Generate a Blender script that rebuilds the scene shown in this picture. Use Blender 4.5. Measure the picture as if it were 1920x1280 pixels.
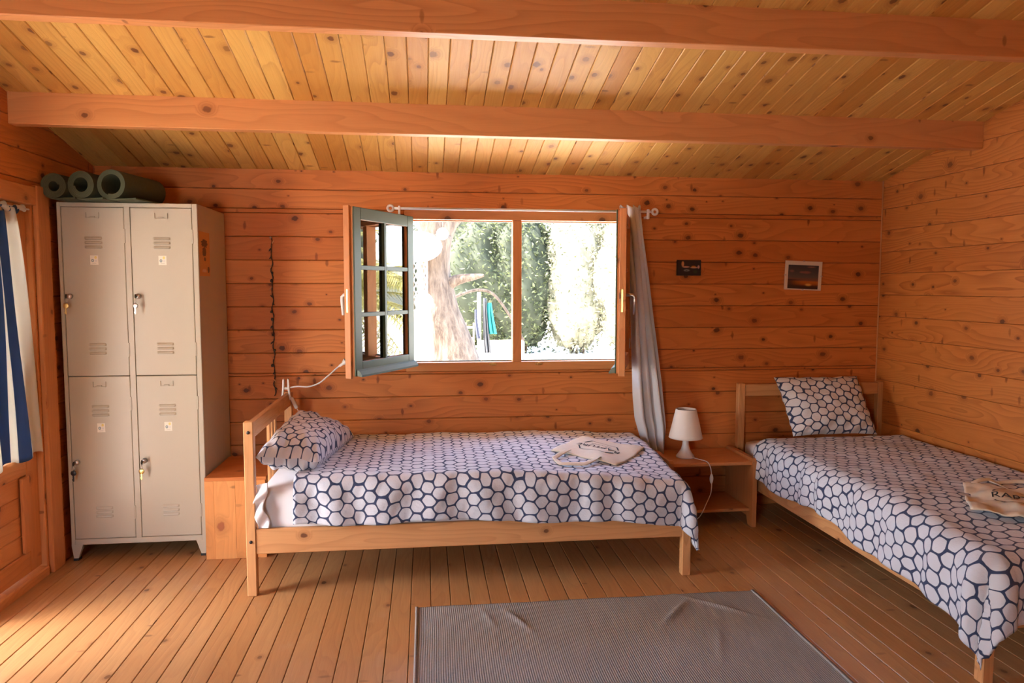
import bpy, bmesh, math, random
from mathutils import Vector, Matrix, noise
random.seed(11)
D = bpy.data
C = bpy.context.scene.collection
for o in list(D.objects): D.objects.remove(o, do_unlink=True)
PI = math.pi

# ------------------------------------------------------------------ camera
cam_d = D.cameras.new('camera'); cam = D.objects.new('camera', cam_d); C.objects.link(cam)
cam_d.sensor_width = 36; cam_d.lens = 1351.36 * 36 / 1920; cam_d.clip_start = .05; cam_d.clip_end = 200
cam.matrix_world = Matrix(((.992875, .0080539, -.1188844, 0), (-.1191537, .0744233, -.9900826, -4.3096),
                           (.00087376, .9971942, .0748527, 1.3852), (0, 0, 0, 1)))
bpy.context.scene.camera = cam

# ------------------------------------------------------------------ world, sun, exposure
sc = bpy.context.scene
sc.view_settings.view_transform = 'Standard'; sc.view_settings.look = 'None'; sc.view_settings.gamma = 1
sc.view_settings.use_curve_mapping = False
sc.view_settings.exposure = 1.13
sc.cycles.max_bounces = 10; sc.cycles.diffuse_bounces = 4; sc.cycles.glossy_bounces = 4; sc.cycles.transparent_max_bounces = 12
sc.cycles.sample_clamp_indirect = 8; sc.cycles.caustics_reflective = False; sc.cycles.caustics_refractive = False
W = D.worlds.new('world'); sc.world = W; W.use_nodes = True
wt = W.node_tree; wt.nodes.clear()
sky = wt.nodes.new('ShaderNodeTexSky'); sky.sky_type = 'NISHITA'; sky.sun_disc = False
sky.sun_elevation = math.radians(52); sky.sun_rotation = math.radians(250); sky.dust_density = 2.5; sky.air_density = 1.0
bgn = wt.nodes.new('ShaderNodeBackground'); bgn.inputs['Strength'].default_value = 1.7
won = wt.nodes.new('ShaderNodeOutputWorld')
wt.links.new(sky.outputs[0], bgn.inputs[0]); wt.links.new(bgn.outputs[0], won.inputs[0])
sund = D.lights.new('sun', 'SUN'); sund.energy = 26; sund.angle = math.radians(1.0); sund.color = (1, .96, .90)
sun = D.objects.new('sun', sund); C.objects.link(sun)
sun.rotation_euler = Vector((-.62, -.10, .78)).to_track_quat('Z', 'Y').to_euler()

def portal(loc, rot, sx, sy):
    l = D.lights.new('portal', 'AREA'); l.shape = 'RECTANGLE'; l.size = sx; l.size_y = sy; l.cycles.is_portal = True
    o = D.objects.new('portal', l); C.objects.link(o); o.location = loc; o.rotation_euler = rot
portal((.58, .09, 1.36), (-PI/2, 0, 0), 1.32, .88)
portal((-1.93, -1.23, .92), (0, -PI/2, 0), 1.8, 1.15)
portal((-1.15, -5.3, 1.10), (PI/2, 0, 0), .9, 1.2)  # at the added opening behind the camera

# ------------------------------------------------------------------ scene graph helpers
def tagp(o, label=None, cat=None, group=None, kind=None):
    if label: o['label'] = label
    if cat: o['category'] = cat
    if group: o['group'] = group
    if kind: o['kind'] = kind
    return o
def thing(name, label, cat, loc=(0, 0, 0), group=None, kind=None):
    o = D.objects.new(name, None); C.objects.link(o); o.location = loc; o.empty_display_size = .05
    return tagp(o, label, cat, group, kind)
def root_loc(p):
    v = Vector((0, 0, 0))
    while p is not None: v += Vector(p.location); p = p.parent
    return v

class MB:
    """collects faces in world coordinates with wood / cloth coordinates per corner"""
    def __init__(s): s.v = []; s.f = []; s.uv = []; s.sm = []; s.mi = []
    def add(s, vs, fs, uvs=None, smooth=False, mi=0):
        b = len(s.v); s.v += [tuple(v) for v in vs]
        for k, f in enumerate(fs):
            s.f.append([b + i for i in f]); s.sm.append(smooth); s.mi.append(mi)
            s.uv.append(uvs[k] if uvs else [(0, 0, 0)] * len(f))
        return s
    def box(s, x0, x1, y0, y1, z0, z1, c=.002, axis=None, M=None, mi=0):
        """chamfered box; wood grain runs along axis (default the longest)"""
        lo = (min(x0, x1), min(y0, y1), min(z0, z1)); hi = (max(x0, x1), max(y0, y1), max(z0, z1))
        sz = [hi[i] - lo[i] for i in range(3)]
        if axis is None: axis = sz.index(max(sz))
        c = min(c, min(sz) * .45)
        vs = []; idx = {}
        for sx in (0, 1):
            for sy in (0, 1):
                for szz in (0, 1):
                    sg = (sx, sy, szz)
                    for a in range(3):
                        p = [0, 0, 0]
                        for k in range(3):
                            e = hi[k] if sg[k] else lo[k]
                            p[k] = e if k == a else (e - c if sg[k] else e + c)
                        idx[(sg, a)] = len(vs); vs.append(p)
        fs = []; nr = []
        for a in range(3):                       # six faces
            o1, o2 = [k for k in range(3) if k != a]
            for sd in (0, 1):
                q = []
                for (m, n) in ((0, 0), (1, 0), (1, 1), (0, 1)):
                    g = [0, 0, 0]; g[a] = sd; g[o1] = m; g[o2] = n; q.append(idx[(tuple(g), a)])
                n_ = [0, 0, 0]; n_[a] = 1 if sd else -1; fs.append(q); nr.append(n_)
        for a in range(3):                       # twelve edges parallel to a
            o1, o2 = [k for k in range(3) if k != a]
            for m in (0, 1):
                for n in (0, 1):
                    g0 = [0, 0, 0]; g1 = [0, 0, 0]; g1[a] = 1
                    for g in (g0, g1): g[o1] = m; g[o2] = n
                    q = [idx[(tuple(g0), o1)], idx[(tuple(g1), o1)], idx[(tuple(g1), o2)], idx[(tuple(g0), o2)]]
                    n_ = [0, 0, 0]; n_[o1] = 1 if m else -1; n_[o2] = .7 if n else -.7; fs.append(q); nr.append(n_)
        for g in [(i, j, k) for i in (0, 1) for j in (0, 1) for k in (0, 1)]:
            fs.append([idx[(g, a)] for a in range(3)]); nr.append([1 if t else -1 for t in g])
        ro, rc, rr = random.random() * 90, random.random() * 90, random.random()
        out = []; uvs = []
        oth = [k for k in range(3) if k != axis]
        for f, n_ in zip(fs, nr):
            P = [Vector(vs[i]) for i in f]
            nn = (P[1] - P[0]).cross(P[2] - P[1])
            if nn.dot(Vector(n_)) < 0: f = f[::-1]; P = P[::-1]
            dom = max(range(3), key=lambda k: abs(n_[k]))
            if dom == axis: u = [(vs[i][oth[0]] * .3 + ro + 40, vs[i][oth[1]] + rc, rr) for i in f]
            else:
                ac = oth[0] if dom == oth[1] else oth[1]
                sh = 3.1 * dom + (7.7 if n_[dom] > 0 else 0)
                u = [(vs[i][axis] + ro + sh, vs[i][ac] + rc, rr) for i in f]
            out.append(f); uvs.append(u)
        if M is not None: vs = [M @ Vector(v) for v in vs]
        return s.add(vs, out, uvs, False, mi)
    def prism(s, pts, a, b, M=None, axis='y', smooth=False, mi=0):
        """outline pts in 2-D extruded from a to b along axis"""
        n = len(pts)
        mk = {'y': lambda p, t: (p[0], t, p[1]), 'x': lambda p, t: (t, p[0], p[1]), 'z': lambda p, t: (p[0], p[1], t)}[axis]
        vs = [mk(p, a) for p in pts] + [mk(p, b) for p in pts]
        ar = sum(pts[i][0] * pts[(i + 1) % n][1] - pts[(i + 1) % n][0] * pts[i][1] for i in range(n))
        fs = [list(range(n)), list(range(2 * n - 1, n - 1, -1))] + [[i, i + n, (i + 1) % n + n, (i + 1) % n] for i in range(n)]
        flip = (ar > 0) == (axis != 'y')
        if b < a: flip = not flip
        if flip: fs = [f[::-1] for f in fs]
        ro, rc, rr = random.random() * 90, random.random() * 90, random.random()
        zs = [p[1] for p in pts]; xs = [p[0] for p in pts]
        vert = (max(zs) - min(zs)) > (max(xs) - min(xs))
        uvs = []
        for f in fs:
            u = []
            for i in f:
                p = pts[i % n]; t = (b if i >= n else a)
                al, ac = (p[1], p[0]) if vert else (p[0], p[1])
                u.append((al + ro, ac + t + rc, rr))
            uvs.append(u)
        if M is not None: vs = [M @ Vector(v) for v in vs]
        return s.add(vs, fs, uvs, smooth, mi)
    def tube(s, pts, r, n=10, cap=True, mi=0):
        pts = [Vector(p) for p in pts]; rs = r if isinstance(r, (list, tuple)) else [r] * len(pts)
        vs = []; T0 = None; nrm = None
        for i, p in enumerate(pts):
            t = (pts[min(i + 1, len(pts) - 1)] - pts[max(i - 1, 0)]).normalized()
            if nrm is None:
                nrm = t.orthogonal().normalized()
            else:
                nrm = (nrm - t * nrm.dot(t)); nrm = nrm.normalized() if nrm.length > 1e-6 else t.orthogonal().normalized()
            bn = t.cross(nrm)
            for k in range(n):
                a = 2 * PI * k / n; vs.append(p + (nrm * math.cos(a) + bn * math.sin(a)) * rs[i])
        fs = [[i * n + k, i * n + (k + 1) % n, (i + 1) * n + (k + 1) % n, (i + 1) * n + k] for i in range(len(pts) - 1) for k in range(n)]
        if cap: fs += [list(range(n))[::-1], [(len(pts) - 1) * n + k for k in range(n)]]
        L = [0]
        for i in range(1, len(pts)): L.append(L[-1] + (pts[i] - pts[i - 1]).length)
        uvs = [[(L[i // n], (i % n) / n * 2 * PI * rs[i // n], 0.5) for i in f] for f in fs]
        return s.add(vs, fs, uvs, True, mi)
    def lathe(s, prof, cx, cy, n=32, M=None, mi=0, smooth=True):
        """prof: list of (radius, z)"""
        vs = []; m = len(prof)
        for k in range(n):
            a = 2 * PI * k / n
            for (r, z) in prof: vs.append((cx + r * math.cos(a), cy + r * math.sin(a), z))
        fs = [[k * m + i, ((k + 1) % n) * m + i, ((k + 1) % n) * m + i + 1, k * m + i + 1] for k in range(n) for i in range(m - 1)]
        if M is not None: vs = [M @ Vector(v) for v in vs]
        return s.add(vs, fs, None, smooth, mi)
    def grid(s, fn, nu, nv, uvf=None, flip=False, mi=0, close_u=False):
        vs = []; cu = []
        for i in range(nu + 1):
            for j in range(nv + 1):
                u, v = i / nu, j / nv; vs.append(fn(u, v)); cu.append(uvf(u, v) if uvf else (u, v, 0))
        fs = []
        for i in range(nu):
            for j in range(nv):
                a = i * (nv + 1) + j; q = [a, a + nv + 1, a + nv + 2, a + 1]
                fs.append(q[::-1] if flip else q)
        return s.add(vs, fs, [[cu[i] for i in f] for f in fs], True, mi)
    def build(s, name, mats, parent=None, solid=0, subsurf=0):
        me = D.meshes.new(name); L = root_loc(parent)
        me.from_pydata([(v[0] - L.x, v[1] - L.y, v[2] - L.z) for v in s.v], [], s.f)
        if not isinstance(mats, (list, tuple)): mats = [mats]
        for m in mats: me.materials.append(m)
        me.polygons.foreach_set('use_smooth', s.sm); me.polygons.foreach_set('material_index', s.mi)
        at = me.attributes.new('wuv', 'FLOAT_VECTOR', 'CORNER')
        flat = [c for u in s.uv for p in u for c in p]
        at.data.foreach_set('vector', flat)
        me.update()
        o = D.objects.new(name, me); C.objects.link(o)
        if parent is not None: o.parent = parent
        if solid:
            md = o.modifiers.new('solid', 'SOLIDIFY'); md.thickness = solid; md.offset = 0
        if subsurf:
            md = o.modifiers.new('sub', 'SUBSURF'); md.levels = subsurf; md.render_levels = subsurf
        return o
def struct(name, mb, m, parent=None, **k):
    o = mb.build(name, m, parent, **k)
    if parent is None: o['kind'] = 'structure'
    return o

# ------------------------------------------------------------------ node helpers
class NT:
    def __init__(s, name):
        s.m = D.materials.new(name); s.m.use_nodes = True; s.t = s.m.node_tree; s.t.nodes.clear()
        s.out = s.t.nodes.new('ShaderNodeOutputMaterial')
    def n(s, typ, ins=None, **props):
        nd = s.t.nodes.new('ShaderNode' + typ)
        for k, v in props.items(): setattr(nd, k, v)
        if ins:
            for k, v in ins.items():
                sk = nd.inputs[k]
                if isinstance(v, bpy.types.NodeSocket): s.t.links.new(v, sk)
                else: sk.default_value = v
        return nd
    def m_(s, op, a, b=0, c=None, clamp=False):
        nd = s.n('Math', operation=op, use_clamp=clamp)
        for i, v in enumerate((a, b, c)):
            if v is None: continue
            if isinstance(v, bpy.types.NodeSocket): s.t.links.new(v, nd.inputs[i])
            else: nd.inputs[i].default_value = v
        return nd.outputs[0]
    def mix(s, f, a, b, blend='MIX'):
        nd = s.n('Mix', data_type='RGBA', blend_type=blend)
        for k, v in ((0, f), (6, a), (7, b)):
            if isinstance(v, bpy.types.NodeSocket): s.t.links.new(v, nd.inputs[k])
            else: nd.inputs[k].default_value = v if k == 0 else (*v, 1) if len(v) == 3 else v
        return nd.outputs[2]
    def xyz(s, x, y, z=0):
        nd = s.n('CombineXYZ')
        for i, v in enumerate((x, y, z)):
            if isinstance(v, bpy.types.NodeSocket): s.t.links.new(v, nd.inputs[i])
            else: nd.inputs[i].default_value = v
        return nd.outputs[0]
    def rng(s, v, a, b, c, d, smooth=False):
        nd = s.n('MapRange', {0: v, 1: a, 2: b, 3: c, 4: d}, interpolation_type='SMOOTHSTEP' if smooth else 'LINEAR')
        return nd.outputs[0]
    def wuv(s):
        a = s.n('Attribute', attribute_name='wuv'); sp = s.n('SeparateXYZ', {0: a.outputs['Vector']})
        return sp.outputs[0], sp.outputs[1], sp.outputs[2]
    def pbr(s, col, rough=.6, metal=0, bump=None, bstr=.3, bdist=.002, spec=.5, sheen=0, coat=0, **ex):
        b = s.n('BsdfPrincipled')
        def st(k, v):
            if isinstance(v, bpy.types.NodeSocket): s.t.links.new(v, b.inputs[k])
            else: b.inputs[k].default_value = (*v, 1) if isinstance(v, tuple) and len(v) == 3 else v
        st('Base Color', col); st('Roughness', rough); st('Metallic', metal); st('Specular IOR Level', spec)
        if sheen: st('Sheen Weight', sheen)
        if coat: st('Coat Weight', coat)
        for k, v in ex.items(): st(k.replace('_', ' '), v)
        if bump is not None:
            bn = s.n('Bump', {'Strength': bstr, 'Distance': bdist, 'Height': bump}); s.t.links.new(bn.outputs[0], b.inputs['Normal'])
        s.t.links.new(b.outputs[0], s.out.inputs[0]); return s.m

def wood(name, light, dark, knot=(.10, .03, .012), dens=.5, kscale=6.5, krad=(.05, .11), rough=.45, ring=.45, var=.35, spec=.4, freq=1.0, scuff=0, fine=.12):
    n = NT(name); a, c, r = n.wuv()
    low = n.n('TexNoise', {'Vector': n.xyz(n.m_('MULTIPLY', a, 1.3), n.m_('MULTIPLY', c, 8), n.m_('MULTIPLY', r, 31)), 'Scale': 1.0, 'Detail': 1.5, 'Roughness': .4}).outputs[0]
    vo = n.n('TexVoronoi', {'Vector': n.xyz(n.m_('MULTIPLY', a, kscale * .75), n.m_('MULTIPLY', c, kscale), 0), 'Scale': 1.0, 'Randomness': 1.0}, voronoi_dimensions='2D', feature='F1')
    d = vo.outputs['Distance']; cs = n.n('SeparateColor', {0: vo.outputs['Color']})
    ex = n.m_('LESS_THAN', cs.outputs[0], dens)
    R = n.rng(cs.outputs[1], 0, 1, krad[0], krad[1])
    wob = n.n('TexNoise', {'Vector': n.xyz(n.m_('MULTIPLY', a, 60), n.m_('MULTIPLY', c, 60), r), 'Scale': 1.0, 'Detail': 1}).outputs[0]
    dw = n.m_('MULTIPLY', d, n.rng(wob, 0, 1, .6, 1.4))
    q = n.m_('DIVIDE', dw, R)
    kn = n.m_('MULTIPLY', n.rng(q, .75, 1.15, 1, 0, True), ex)
    vs_ = n.n('TexVoronoi', {'Vector': n.xyz(n.m_('MULTIPLY', a, 11), n.m_('MULTIPLY', c, 4.2), 0), 'Scale': 1.0, 'Randomness': 1.0}, voronoi_dimensions='2D', feature='F1')
    cs2 = n.n('SeparateColor', {0: vs_.outputs['Color']})
    stk = n.m_('MULTIPLY', n.m_('MULTIPLY', n.rng(n.m_('MULTIPLY', vs_.outputs['Distance'], n.rng(wob, 0, 1, .6, 1.5)), .05, .13, 1, 0, True), n.m_('LESS_THAN', cs2.outputs[0], dens * .28)), n.rng(cs2.outputs[1], 0, 1, .3, .8))
    halo = n.m_('MULTIPLY', n.rng(n.m_('DIVIDE', d, R), .8, 3.2, 1, 0, True), ex)
    F = n.m_('ADD', n.m_('ADD', n.m_('MULTIPLY', low, 11 * freq), n.m_('MULTIPLY', c, 22 * freq)), n.m_('MULTIPLY', halo, 2.6))
    fr = n.m_('FRACT', F)
    rg = n.m_('MULTIPLY', n.m_('POWER', fr, 2.2), n.rng(fr, .93, 1.0, 1, 0))
    fade = n.n('TexNoise', {'Vector': n.xyz(n.m_('MULTIPLY', a, .9), n.m_('MULTIPLY', c, 3), n.m_('ADD', r, 7)), 'Scale': 1.0, 'Detail': 1}).outputs[0]
    rg = n.m_('MULTIPLY', rg, n.rng(fade, .3, .7, .35, 1.0))
    fi = n.n('TexNoise', {'Vector': n.xyz(n.m_('MULTIPLY', a, 7), n.m_('MULTIPLY', c, 260), r), 'Scale': 1.0, 'Detail': 2}).outputs[0]
    wn = n.n('TexWhiteNoise', {'W': n.m_('MULTIPLY', r, 91.7)}, noise_dimensions='1D')
    mid = tuple((l + k) / 2 for l, k in zip(light, dark))
    warm = tuple(l * w for l, w in zip(mid, (1.0, .86, .7)))
    col = n.mix(n.m_('MULTIPLY', wn.outputs[0], var * 2, clamp=True), light, warm)
    col = n.mix(n.m_('MULTIPLY', rg, ring), col, dark)
    col = n.mix(n.m_('MULTIPLY', n.rng(fi, .35, .75, 0, 1), fine), col, dark)
    col = n.mix(n.m_('MULTIPLY', halo, .45), col, tuple(k * .85 for k in dark))
    col = n.mix(n.m_('MULTIPLY', kn, n.rng(cs.outputs[2], 0, 1, .55, .95)), col, knot)
    col = n.mix(stk, col, tuple(k * .6 for k in dark))
    if scuff:
        sn = n.n('TexNoise', {'Vector': n.xyz(n.m_('MULTIPLY', a, 1.2), n.m_('MULTIPLY', c, 2.5), n.m_('MULTIPLY', r, 5)), 'Scale': 1.6, 'Detail': 6, 'Roughness': .65}).outputs[0]
        col = n.mix(n.m_('MULTIPLY', n.rng(sn, .58, .78, 0, 1, True), scuff), col, (.62, .48, .36))
    ro = n.rng(fi, .3, .7, rough * .85, rough * 1.15)
    h = n.m_('SUBTRACT', n.m_('MULTIPLY', rg, -.6), n.m_('MULTIPLY', kn, .5))
    return n.pbr(col, ro, bump=h, bstr=.25, bdist=.0015, spec=spec)

M_wall = wood('wall_pine', (.70, .245, .062), (.28, .062, .014), dens=.62, kscale=7.5, krad=(.02, .11), rough=.5, ring=.5, var=.3, spec=.3, fine=.1)
M_wallr = wood('right_wall_pine', (.60, .215, .05), (.26, .06, .013), dens=.6, kscale=7.0, krad=(.025, .11), rough=.5, ring=.75, var=.25, spec=.3, freq=1.2)
M_ceil = wood('ceiling_pine', (.77, .46, .125), (.40, .15, .032), dens=.6, kscale=7, krad=(.05, .12), rough=.5, ring=.4, var=.55, spec=.3, knot=(.16, .05, .015))
M_beam = wood('beam_pine', (.68, .29, .10), (.36, .11, .03), dens=.3, kscale=5, krad=(.04, .10), rough=.5, ring=.5, var=.1, spec=.3, freq=.8)
M_floor = wood('floor_pine', (.56, .31, .125), (.28, .11, .035), dens=.28, kscale=5.5, krad=(.03, .08), rough=.33, ring=.35, var=.3, spec=.45, scuff=.35, fine=.2)
M_bed = wood('bed_pine', (.68, .345, .140), (.38, .14, .04), dens=.08, kscale=6, krad=(.03, .07), rough=.45, ring=.5, var=.15, spec=.4)
M_stand = wood('nightstand_pine', (.60, .25, .085), (.33, .10, .03), dens=.12, kscale=6, krad=(.03, .07), rough=.45, ring=.4, var=.15)
M_box = wood('box_pine', (.76, .33, .10), (.42, .15, .04), dens=.85, kscale=4.5, krad=(.05, .17), rough=.5, ring=.35, var=.25, knot=(.30, .07, .025))
M_door = wood('door_pine', (.68, .28, .09), (.35, .10, .028), dens=.3, kscale=6, krad=(.04, .1), rough=.5, ring=.4, var=.3)

def plain(name, col, rough=.6, metal=0, spec=.5, nz=.0, nscale=30, **k):
    n = NT(name)
    tc = n.n('TexCoord').outputs['Object']
    t = n.n('TexNoise', {'Vector': tc, 'Scale': nscale, 'Detail': 4}).outputs[0]
    c2 = tuple(x * (1 - nz) for x in col)
    return n.pbr(n.mix(t, c2, col) if nz else col, rough, metal, spec=spec, bump=t, bstr=.05 + nz * .3, bdist=.001, **k)
M_locker = plain('cream_painted_steel', (.50, .435, .325), .33, nz=.05, nscale=3)
M_gap = plain('dark_gap', (.02, .015, .01), .9)
M_white = plain('white_plastic', (.80, .76, .72), .35)
M_shade = plain('lamp_shade_white', (.80, .72, .64), .6)
M_steel = plain('steel', (.55, .53, .5), .3, 1)
M_brass = plain('brass', (.75, .55, .2), .3, 1)
M_black = plain('black_plastic', (.02, .02, .022), .35)
M_bolt = plain('bolt_bronze', (.06, .05, .045), .4, .6)
M_sheet = plain('white_sheet', (.80, .76, .76), .9, nz=.06, nscale=12)
M_green = plain('green_painted_wood', (.055, .078, .034), .5, nz=.15)
M_drip = plain('pale_drip_rail', (.16, .20, .16), .8, 0)
M_canvas = plain('canvas', (.74, .66, .52), .9, nz=.12, nscale=40)
M_print = plain('black_print', (.03, .028, .03), .8)
M_mat = plain('green_foam', (.07, .078, .035), .8, nz=.3, nscale=60)
M_matdk = plain('dark_foam', (.10, .105, .07), .85, nz=.2, nscale=60)
M_cord = plain('dark_cord', (.05, .035, .02), .6)

n = NT('glass'); fr = n.n('Fresnel', {'IOR': 1.6})
gl = n.n('BsdfGlossy', {'Roughness': .01, 'Color': (1, 1, 1, 1)}); tr = n.n('BsdfTransparent', {'Color': (.95, .96, .95, 1)})
mx = n.n('MixShader', {0: n.m_('MULTIPLY', fr.outputs[0], 1.6, clamp=True)}); n.t.links.new(tr.outputs[0], mx.inputs[1]); n.t.links.new(gl.outputs[0], mx.inputs[2])
n.t.links.new(mx.outputs[0], n.out.inputs[0]); M_glass = n.m

def hexcloth(name, pitch=.06, navy=(.045, .06, .12), white=(.62, .64, .70)):
    n = NT(name); u, v, _ = n.wuv()
    base = n.xyz(u, v, 0)
    ds = n.n('TexNoise', {'Vector': base, 'Scale': 14, 'Detail': 1}).outputs['Color']; dc = n.n('SeparateColor', {0: ds})
    px = n.m_('ADD', n.m_('MULTIPLY', u, 1 / pitch), n.m_('MULTIPLY', n.m_('SUBTRACT', dc.outputs[0], .5), .5))
    py = n.m_('ADD', n.m_('MULTIPLY', v, 1 / pitch), n.m_('MULTIPLY', n.m_('SUBTRACT', dc.outputs[1], .5), .5))
    SX = 1.7320508
    def cell(ox, oy):
        ax = n.m_('SUBTRACT', n.m_('FLOORED_MODULO', n.m_('ADD', px, ox), SX), SX / 2)
        ay = n.m_('SUBTRACT', n.m_('FLOORED_MODULO', n.m_('ADD', py, oy), 1.0), .5)
        l2 = n.m_('ADD', n.m_('MULTIPLY', ax, ax), n.m_('MULTIPLY', ay, ay)); return ax, ay, l2
    a = cell(100 * SX, 100); b = cell(100 * SX + SX / 2, 100.5)
    s = n.m_('LESS_THAN', a[2], b[2])
    pick = lambda i: n.m_('ADD', n.m_('MULTIPLY', a[i], s), n.m_('MULTIPLY', b[i], n.m_('SUBTRACT', 1, s)))
    gx, gy, l2 = pick(0), pick(1), pick(2)
    agx, agy = n.m_('ABSOLUTE', gx), n.m_('ABSOLUTE', gy)
    hd = n.m_('MAXIMUM', agy, n.m_('ADD', n.m_('MULTIPLY', agx, .866), n.m_('MULTIPLY', agy, .5)))
    dist = n.m_('ADD', n.m_('MULTIPLY', hd, .55), n.m_('MULTIPLY', n.m_('SQRT', l2), .43))
    wn = n.n('TexWhiteNoise', {'Vector': n.xyz(n.m_('ROUND', n.m_('MULTIPLY', n.m_('SUBTRACT', px, gx), 4)), n.m_('ROUND', n.m_('MULTIPLY', n.m_('SUBTRACT', py, gy), 4)), 0)}, noise_dimensions='2D')
    thr = n.rng(wn.outputs[0], 0, 1, .41, .458)
    k = n.m_('SUBTRACT', dist, thr)
    f = n.rng(k, -.012, .012, 0, 1, True)
    col = n.mix(f, white, navy)
    wr = n.n('TexNoise', {'Vector': base, 'Scale': 9, 'Detail': 5, 'Roughness': .6}).outputs[0]
    return n.pbr(col, .9, spec=.15, bump=wr, bstr=.6, bdist=.016, sheen=.1)
M_hex = hexcloth('honeycomb_cotton')
M_hexp = hexcloth('honeycomb_cotton_pillow', .058, white=(.70, .69, .73))

# ------------------------------------------------------------------ room shell
XL, XR, YF = -1.825, 2.883, -5.2
CZ = lambda y: 2.055 + .229 * min(-y, 5.2 + y) if y > -5.2 else 2.055
P = .0875
# floor boards run towards the window
b = MB(); k = math.floor((XL - .014) / P) - 1
while .014 + k * P < XR:
    x0, x1 = max(.014 + k * P, XL - .09), min(.014 + (k + 1) * P, XR + .05)
    if x1 - x0 > .01: b.box(x0 + .0012, x1 - .0012, YF - .05, .06, -.03, 0, c=.0022, axis=1)
    k += 1
b.box(XL - .1, XR + .1, YF - .1, .06, -.06, -.031, c=.001, axis=1, mi=1)
struct('floor', b, [M_floor, M_gap])
# ceiling: tongue and groove boards in two slopes, one mesh
b = MB()
for side in (0, 1):
    k = math.floor((XL - .02) / P) - 1
    while .02 + k * P < XR + .02:
        x0, x1 = .02 + k * P, .02 + (k + 1) * P
        L = 2.6 / math.cos(math.atan(.229)); th = math.atan(.229)
        if side == 0: Mx = Matrix.Translation((0, 0, 2.055)) @ Matrix.Rotation(-th, 4, 'X'); ya, yb = -L, .35
        else: Mx = Matrix.Translation((0, -5.2, 2.055)) @ Matrix.Rotation(th, 4, 'X'); ya, yb = -.5, L
        dz = random.uniform(0, .0012)
        b.box(x0 + .0008, x1 - .0008, ya, yb, dz, .018, c=.0035, axis=1, M=Mx)
        k += 1
struct('ceiling', b, M_ceil)
b = MB()
th = math.atan(.229); L = 2.6 / math.cos(th)
b.box(XL - 2.4, XR + .6, -L - .01, .55, .03, .09, c=.001, M=Matrix.Translation((0, 0, 2.055)) @ Matrix.Rotation(-th, 4, 'X'))  # unseen left overhang is lengthened to keep direct sun out of the doorway
b.box(XL - 2.4, XR + .6, -.7, L + .01, .03, .09, c=.001, M=Matrix.Translation((0, -5.2, 2.055)) @ Matrix.Rotation(th, 4, 'X'))
struct('roof', b, plain('roof_felt', (.25, .12, .08), .8, nz=.2))

def courses(b, z_off, lo, hi, holes, mk, top=2.2, pitch=.1345, extent=None):
    """horizontal boards from z_off up, cut round the holes (a0,a1,z0,z1)"""
    z = z_off - pitch * math.ceil(z_off / pitch)
    while z < top:
        z0, z1 = max(z, 0), min(z + pitch, top)
        z += pitch
        if z1 - z0 < .01: continue
        cuts = sorted(set([z0, z1] + [h for hh in holes for h in (hh[2], hh[3]) if z0 < h < z1]))
        for za, zb in zip(cuts, cuts[1:]):
            l, h = extent(zb) if extent else (lo, hi)
            if h - l < .05: continue
            segs = [(l, h)]
            for hh in holes:
                if hh[2] < (za + zb) / 2 < hh[3]:
                    ns = []
                    for s0, s1 in segs:
                        if hh[1] <= s0 or hh[0] >= s1: ns.append((s0, s1)); continue
                        if hh[0] > s0: ns.append((s0, hh[0]))
                        if hh[1] < s1: ns.append((hh[1], s1))
                    segs = ns
            for s0, s1 in segs: mk(s0, s1, za, zb)
# back wall
WX0, WX1, WZ0, WZ1 = -.118, 1.245, .885, 1.835
b = MB()
courses(b, .0615, XL - .05, XR + .05, [(WX0, WX1, WZ0, WZ1)], lambda s0, s1, za, zb: (b.box(s0, s1, 0, .03, za + .0011, zb - .0011, c=.0035, axis=0), b.box(s0, s1, .012, .045, za, zb, c=.0002, axis=0, mi=1)), top=2.09)
struct('wall_back', b, [M_wall, M_gap])
def rake(top_margin=.05):
    def e(z):
        y = (z - .135 - 2.055 - .0) / .229
        if y <= 0: return (YF, 0)
        return (YF + y, -y) if 2 * y < 5.2 else (0, 0)
    return e
b = MB()
courses(b, -.005, YF, 0, [], lambda s0, s1, za, zb: (b.box(XR, XR + .03, s0, s1, za + .0007, zb - .0007, c=.0022, axis=1), b.box(XR + .012, XR + .045, s0, s1, za, zb, c=.0002, axis=1, mi=1)), top=2.75, extent=rake())
struct('wall_right', b, [M_wallr, M_gap])
b = MB()
DY0, DY1, DZ = -1.80, -.655, 1.775
courses(b, -.005, YF, 0, [(DY0, DY1, .0, DZ)], lambda s0, s1, za, zb: (b.box(XL - .03, XL, s0, s1, za + .0011, zb - .0011, c=.0035, axis=1), b.box(XL - .045, XL - .012, s0, s1, za, zb, c=.0002, axis=1, mi=1)), top=2.75, extent=rake())
struct('wall_left', b, [M_wall, M_gap])
b = MB()
courses(b, .0615, XL - .05, XR + .05, [(-1.55, -.78, .52, 1.68)], lambda s0, s1, za, zb: b.box(s0, s1, YF - .045, YF, za, zb, c=.003, axis=0), top=2.09)  # opening behind the camera is added, unseen, to let in frontal fill
struct('wall_front', b, M_wall)
# purlins
for i, (yf, zb) in enumerate(((-.82, 2.105), (-1.645, 2.292))):
    b = MB(); zt = 2.055 + .229 * (-yf - .06) + .02
    b.box(XL, XR, yf, yf + .06, zb, zt, c=.003, axis=0)
    struct('trim_%d' % (i + 1), b, M_beam)
b = MB(); b.box(XL, XR, -2.64, -2.56, 2.48, 2.66, c=.003, axis=0); struct('trim_3', b, M_beam)
# corner bead of the right wall
b = MB(); b.box(XR - .006, XR, -.008, 0, 0, 2.06, c=.001, axis=2); struct('trim_4', b, M_bed)

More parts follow.
